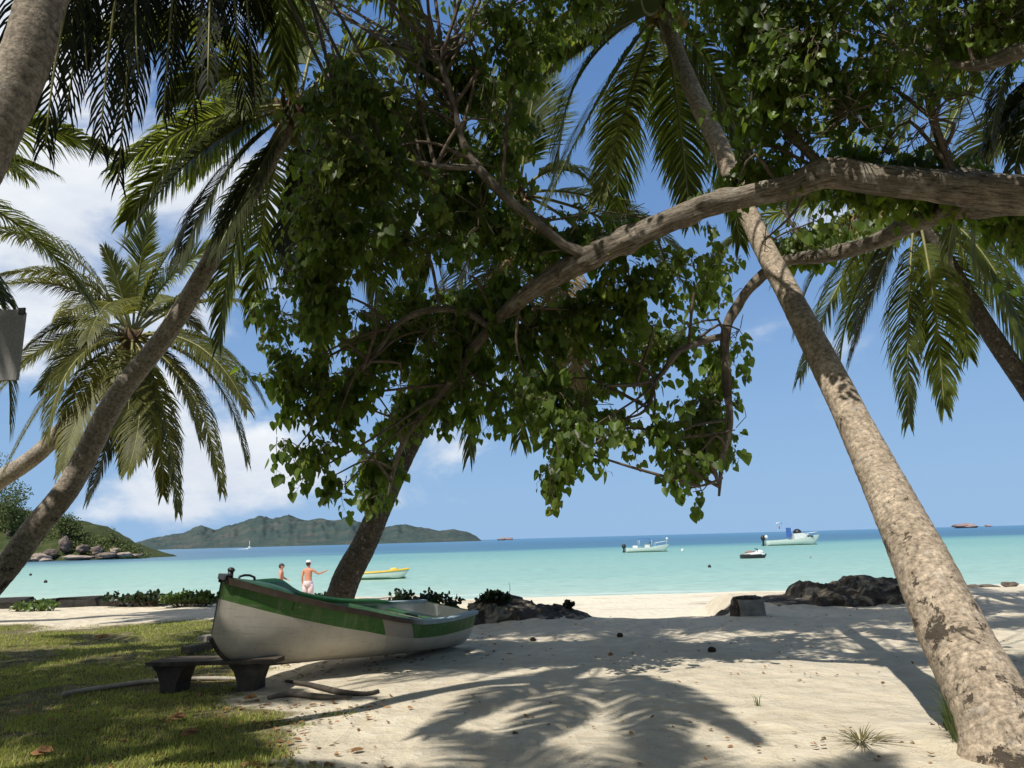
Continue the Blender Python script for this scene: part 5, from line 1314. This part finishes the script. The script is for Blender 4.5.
shrub(38, 600, 21.3, 50, 9, 60, 'shrub', 'yellow green creeper at the foot of the slender leaning trunk', G1, .12, 1)
shrub(116, 590, 21.9, 26, 10, 22, 'shrub_dark', 'small dark creeper poking over the middle kerb stone', G1, .12, 2, dz=.12)
shrub(150, 594, 21.7, 46, 12, 75, 'shrub_dark', 'dark leafy creeper draped over the fifth kerb stone', G1, .12, 3, dz=.05)
shrub(190, 598, 21.2, 56, 14, 130, 'shrub', 'bright yellow green creeper left of the boat bow', G1, .11, 4)
shrub(330, 585, 14.6, 34, 22, 40, 'shrub', 'green seedling plant between the bather and the dark trunk', 'plants beside the boat', .08, 5, dz=.3)
shrub(425, 595, 15.5, 76, 22, 130, 'shrub_dark', 'dark round leaved shrub beyond the stern of the boat', 'plants beside the boat', .085, 6, dz=.15)
shrub(400, 588, 15.8, 26, 22, 26, 'shrub_dark', 'small dark plant between the trunk and the round leaved shrub', 'plants beside the boat', .08, 9, dz=.2)
shrub(494, 596, 15.0, 34, 10, 60, 'shrub_dark', 'dark tuft of weeds on top of the earth mound', 'plants on the mounds', .09, 7, dz=.25)
shrub(569, 610, 15.4, 14, 10, 16, 'shrub_dark', 'tiny dark seedling at the right end of the earth mound', 'plants on the mounds', .08, 8, dz=.1)
log([(at(507, 600, 15), .006), (at(510, 590, 15), .005), (at(509, 582, 15), .003)], 'twig', 'dead_stick', 'thin dead stem standing on the earth mound', 'stem', n=5)
log([(at(838, 586, 16.8), .015), (at(845, 582, 16.8), .012), (at(851, 575, 16.8), .006)], 'twig', 'dead_stick', 'bent dry twig sticking up from the right sand bank', 'stem', n=5)
def tuft(px, py, label, seed, n=90, h=.32, spread=.16, mat='shrub'):
    rng = random.Random(seed); b = gp(px, py); root = empty('grass_tuft', b); tag(root, label, 'grass tuft', 'grass tufts on the sand'); mb = MB()
    for k in range(n):
        a = rng.uniform(0, 6.28); o = Vector((math.cos(a), math.sin(a), 0)); s = o*rng.random()*spread*.5; hh = h*rng.uniform(.4, 1); w_ = Vector((-o.y, o.x, 0))*.006
        m_ = s+o*spread*.3+Vector((0, 0, hh*.7)); e = s+o*spread*rng.uniform(.5, 1.4)+Vector((0, 0, hh)); t = rng.random()
        i0 = mb.vert(s-w_, t); i1 = mb.vert(s+w_, t); i2 = mb.vert(m_+w_*.7, t); i3 = mb.vert(m_-w_*.7, t); i4 = mb.vert(e, t); mb.face((i0, i1, i2, i3)); mb.face((i3, i2, i4))
    mb.build('blades', M[mat], root)
tuft(964, 742, 'green grass tuft growing against the foot of the big pale trunk', 1, 120, .42, .16)
tuft(950, 730, 'short sparse tuft left of the big pale trunk', 2, 40, .22, .14)
tuft(862, 742, 'flat dry tuft on the sand near the bottom edge', 3, 60, .06, .24, 'dry_grass')
tuft(758, 706, 'single thin sprig standing on the sunlit sand', 4, 6, .12, .05)

# ------------------------------------------------------------------ grass and litter
def grass():
    rng = random.Random(31); mb = MB(); n = 0
    while n < 90000:
        y = 4.6+13.5*rng.random()**1.7; x = rng.uniform(-.72*y-.4, -1.0)
        g = grass_mask(x, y)+.45*nz(x, y, 2.2, 12)
        if g < .35+.5*rng.random(): continue
        if nz(x, y, .9, 14) > .16 and rng.random() < .85: continue
        n += 1
        h = rng.uniform(.018, .05)*(1.5 if rng.random() < .04 else 1)*(.7+.6*max(0, nz(x, y, 1.4, 15)+.3)); a = rng.uniform(0, 6.28); le = rng.uniform(.2, 1.1)*h; wdt = .0035+.0004*y
        z = H(x, y)-.004; ox, oy = math.cos(a), math.sin(a); t = rng.random()
        i0 = mb.vert((x-oy*wdt, y+ox*wdt, z), t); i1 = mb.vert((x+oy*wdt, y-ox*wdt, z), t)
        i2 = mb.vert((x+ox*le, y+oy*le, z+h), t); mb.face((i0, i1, i2))
    o = mb.build('grass', mat_leaf('lawn blade', (.11, .14, .026), (.42, .44, .12), .40, (.56, .60, .12), .6, .2), None, False); tag(o, 'short patchy grass under the palms on the left', 'grass', kind='stuff')
grass()
def litter():
    rng = random.Random(41); mb = MB(); n = 0
    while n < 1300:
        if rng.random() < .6: y = 5+7*rng.random()**1.3; x = rng.uniform(-.72*y, -1.2)
        else: y = 5.2+13*rng.random(); x = rng.uniform(-.3*y, .62*y)
        if nz(x, y, .6, 22)+.25*rng.random() < .05: continue
        n += 1; p = Vector((x, y, H(x, y)+rng.uniform(.006, .02))); d = rvec(rng); d.z *= .15
        add_oval(mb, p, d, Vector((rng.uniform(-.4, .4), rng.uniform(-.4, .4), 1)), rng.uniform(.03, .10)*(1 if x < 0 and rng.random() < .6 else .5), rng.uniform(.012, .03), rng.random())
    o = mb.build('leaf_litter', M['dead_leaf'], None, False); tag(o, 'scattered brown leaf litter on grass and sand', 'litter', kind='stuff')
litter()
def fallen(px, py, L, label, seed, tint=.9):
    rng = random.Random(seed); p = gp(px, py, .03); mb = MB()
    add_oval(mb, Vector((-L/2, 0, 0)), Vector((1, .15, .1)), Vector((0, -.5, 1)), L, L*.26, tint); add_oval(mb, Vector((-L*.3, .03, .025)), Vector((1, -.2, -.05)), Vector((0, -.2, 1)), L*.8, L*.2, tint-.2)
    mb.tube([Vector((0, 0, .02)), Vector((.01, .02, .09))], [.004, .002], 4)
    o = mb.build('fallen_leaf', M['dead_leaf']); o.location = p; o.rotation_euler = (0, 0, rng.uniform(-.6, .6)); tag(o, label, 'fallen leaf', 'large fallen leaves')
fallen(249, 702, .17, 'curled orange brown leaf in front of the right bench leg', 1)
fallen(190, 738, .16, 'flat orange leaf on the sunlit grass below the bench', 2, .95)
fallen(176, 722, .18, 'dull brown curled leaf on the grass left of centre bottom', 3, .5)
fallen(40, 758, .2, 'brown leaf lying at the bottom left corner', 4, .6)
fallen(102, 640, .26, 'reddish fallen leaf on the far grass strip', 5, .8)
fallen(611, 658, .1, 'small yellow leaf at the upper edge of the palm shadow', 6, 1.0)
def husk(px, py, r, label, seed):
    p = gp(px, py, r*.6); mb = MB(); mb.ball((0, 0, 0), (r*1.2, r, r*.85), 0, 14, 10, lambda d: 1+.18*noise.noise(d*2+Vector((seed, 0, 0)))); o = mb.build('coconut_husk', M['husk']); o.location = p; tag(o, label, 'coconut husk', 'coconut husks on the sand')
husk(533, 641, .038, 'dark coconut husk on shaded sand left of the path', 1)
husk(620, 637, .042, 'dark coconut husk in the middle of the path', 2)
husk(531, 604, .09, 'round dark lump on top of the earth mound', 3)
husk(712, 652, .045, 'flattened dark husk under the pale block', 4)

# ------------------------------------------------------------------ sign board on the left trunk
def sign():
    Y = 4.62; a = at(-95, 345, Y); b = at(27, 345, Y); t_, bo = at(20, 311, Y), at(20, 381, Y); c = (a+b)/2; c.z = (t_.z+bo.z)/2
    root = empty('sign_board', c, R(-5)); tag(root, 'plain grey metal board on the left trunk seen from behind at the left edge', 'board')
    mb = MB(); hw = (b.x-a.x)/2; hh = (t_.z-bo.z)/2
    q = [mb.vert((-hw, -.012, -hh)), mb.vert((hw*.955, -.012, -hh)), mb.vert((hw*.985, -.012, hh*.9)), mb.vert((hw*.93, -.012, hh)), mb.vert((-hw, -.012, hh))]
    r_ = [mb.vert((mb.v[i][0], .012, mb.v[i][2])) for i in q]
    mb.face(q); mb.face(r_[::-1])
    for k in range(5): mb.face((q[k], r_[k], r_[(k+1) % 5], q[(k+1) % 5]))
    mb.build('panel', M['metal_grey'], root, False)
    mb = MB()
    mb.box((hw*.955, -.016, hh*.93), (.02, .006, .02)); mb.build('bolt', M['black'], root, False)
    mb = MB(); mb.box((-hw*.5, .055, 0), (.05, .04, hh*.8)); mb.build('bracket', M['wood_dark'], root, False)
sign()
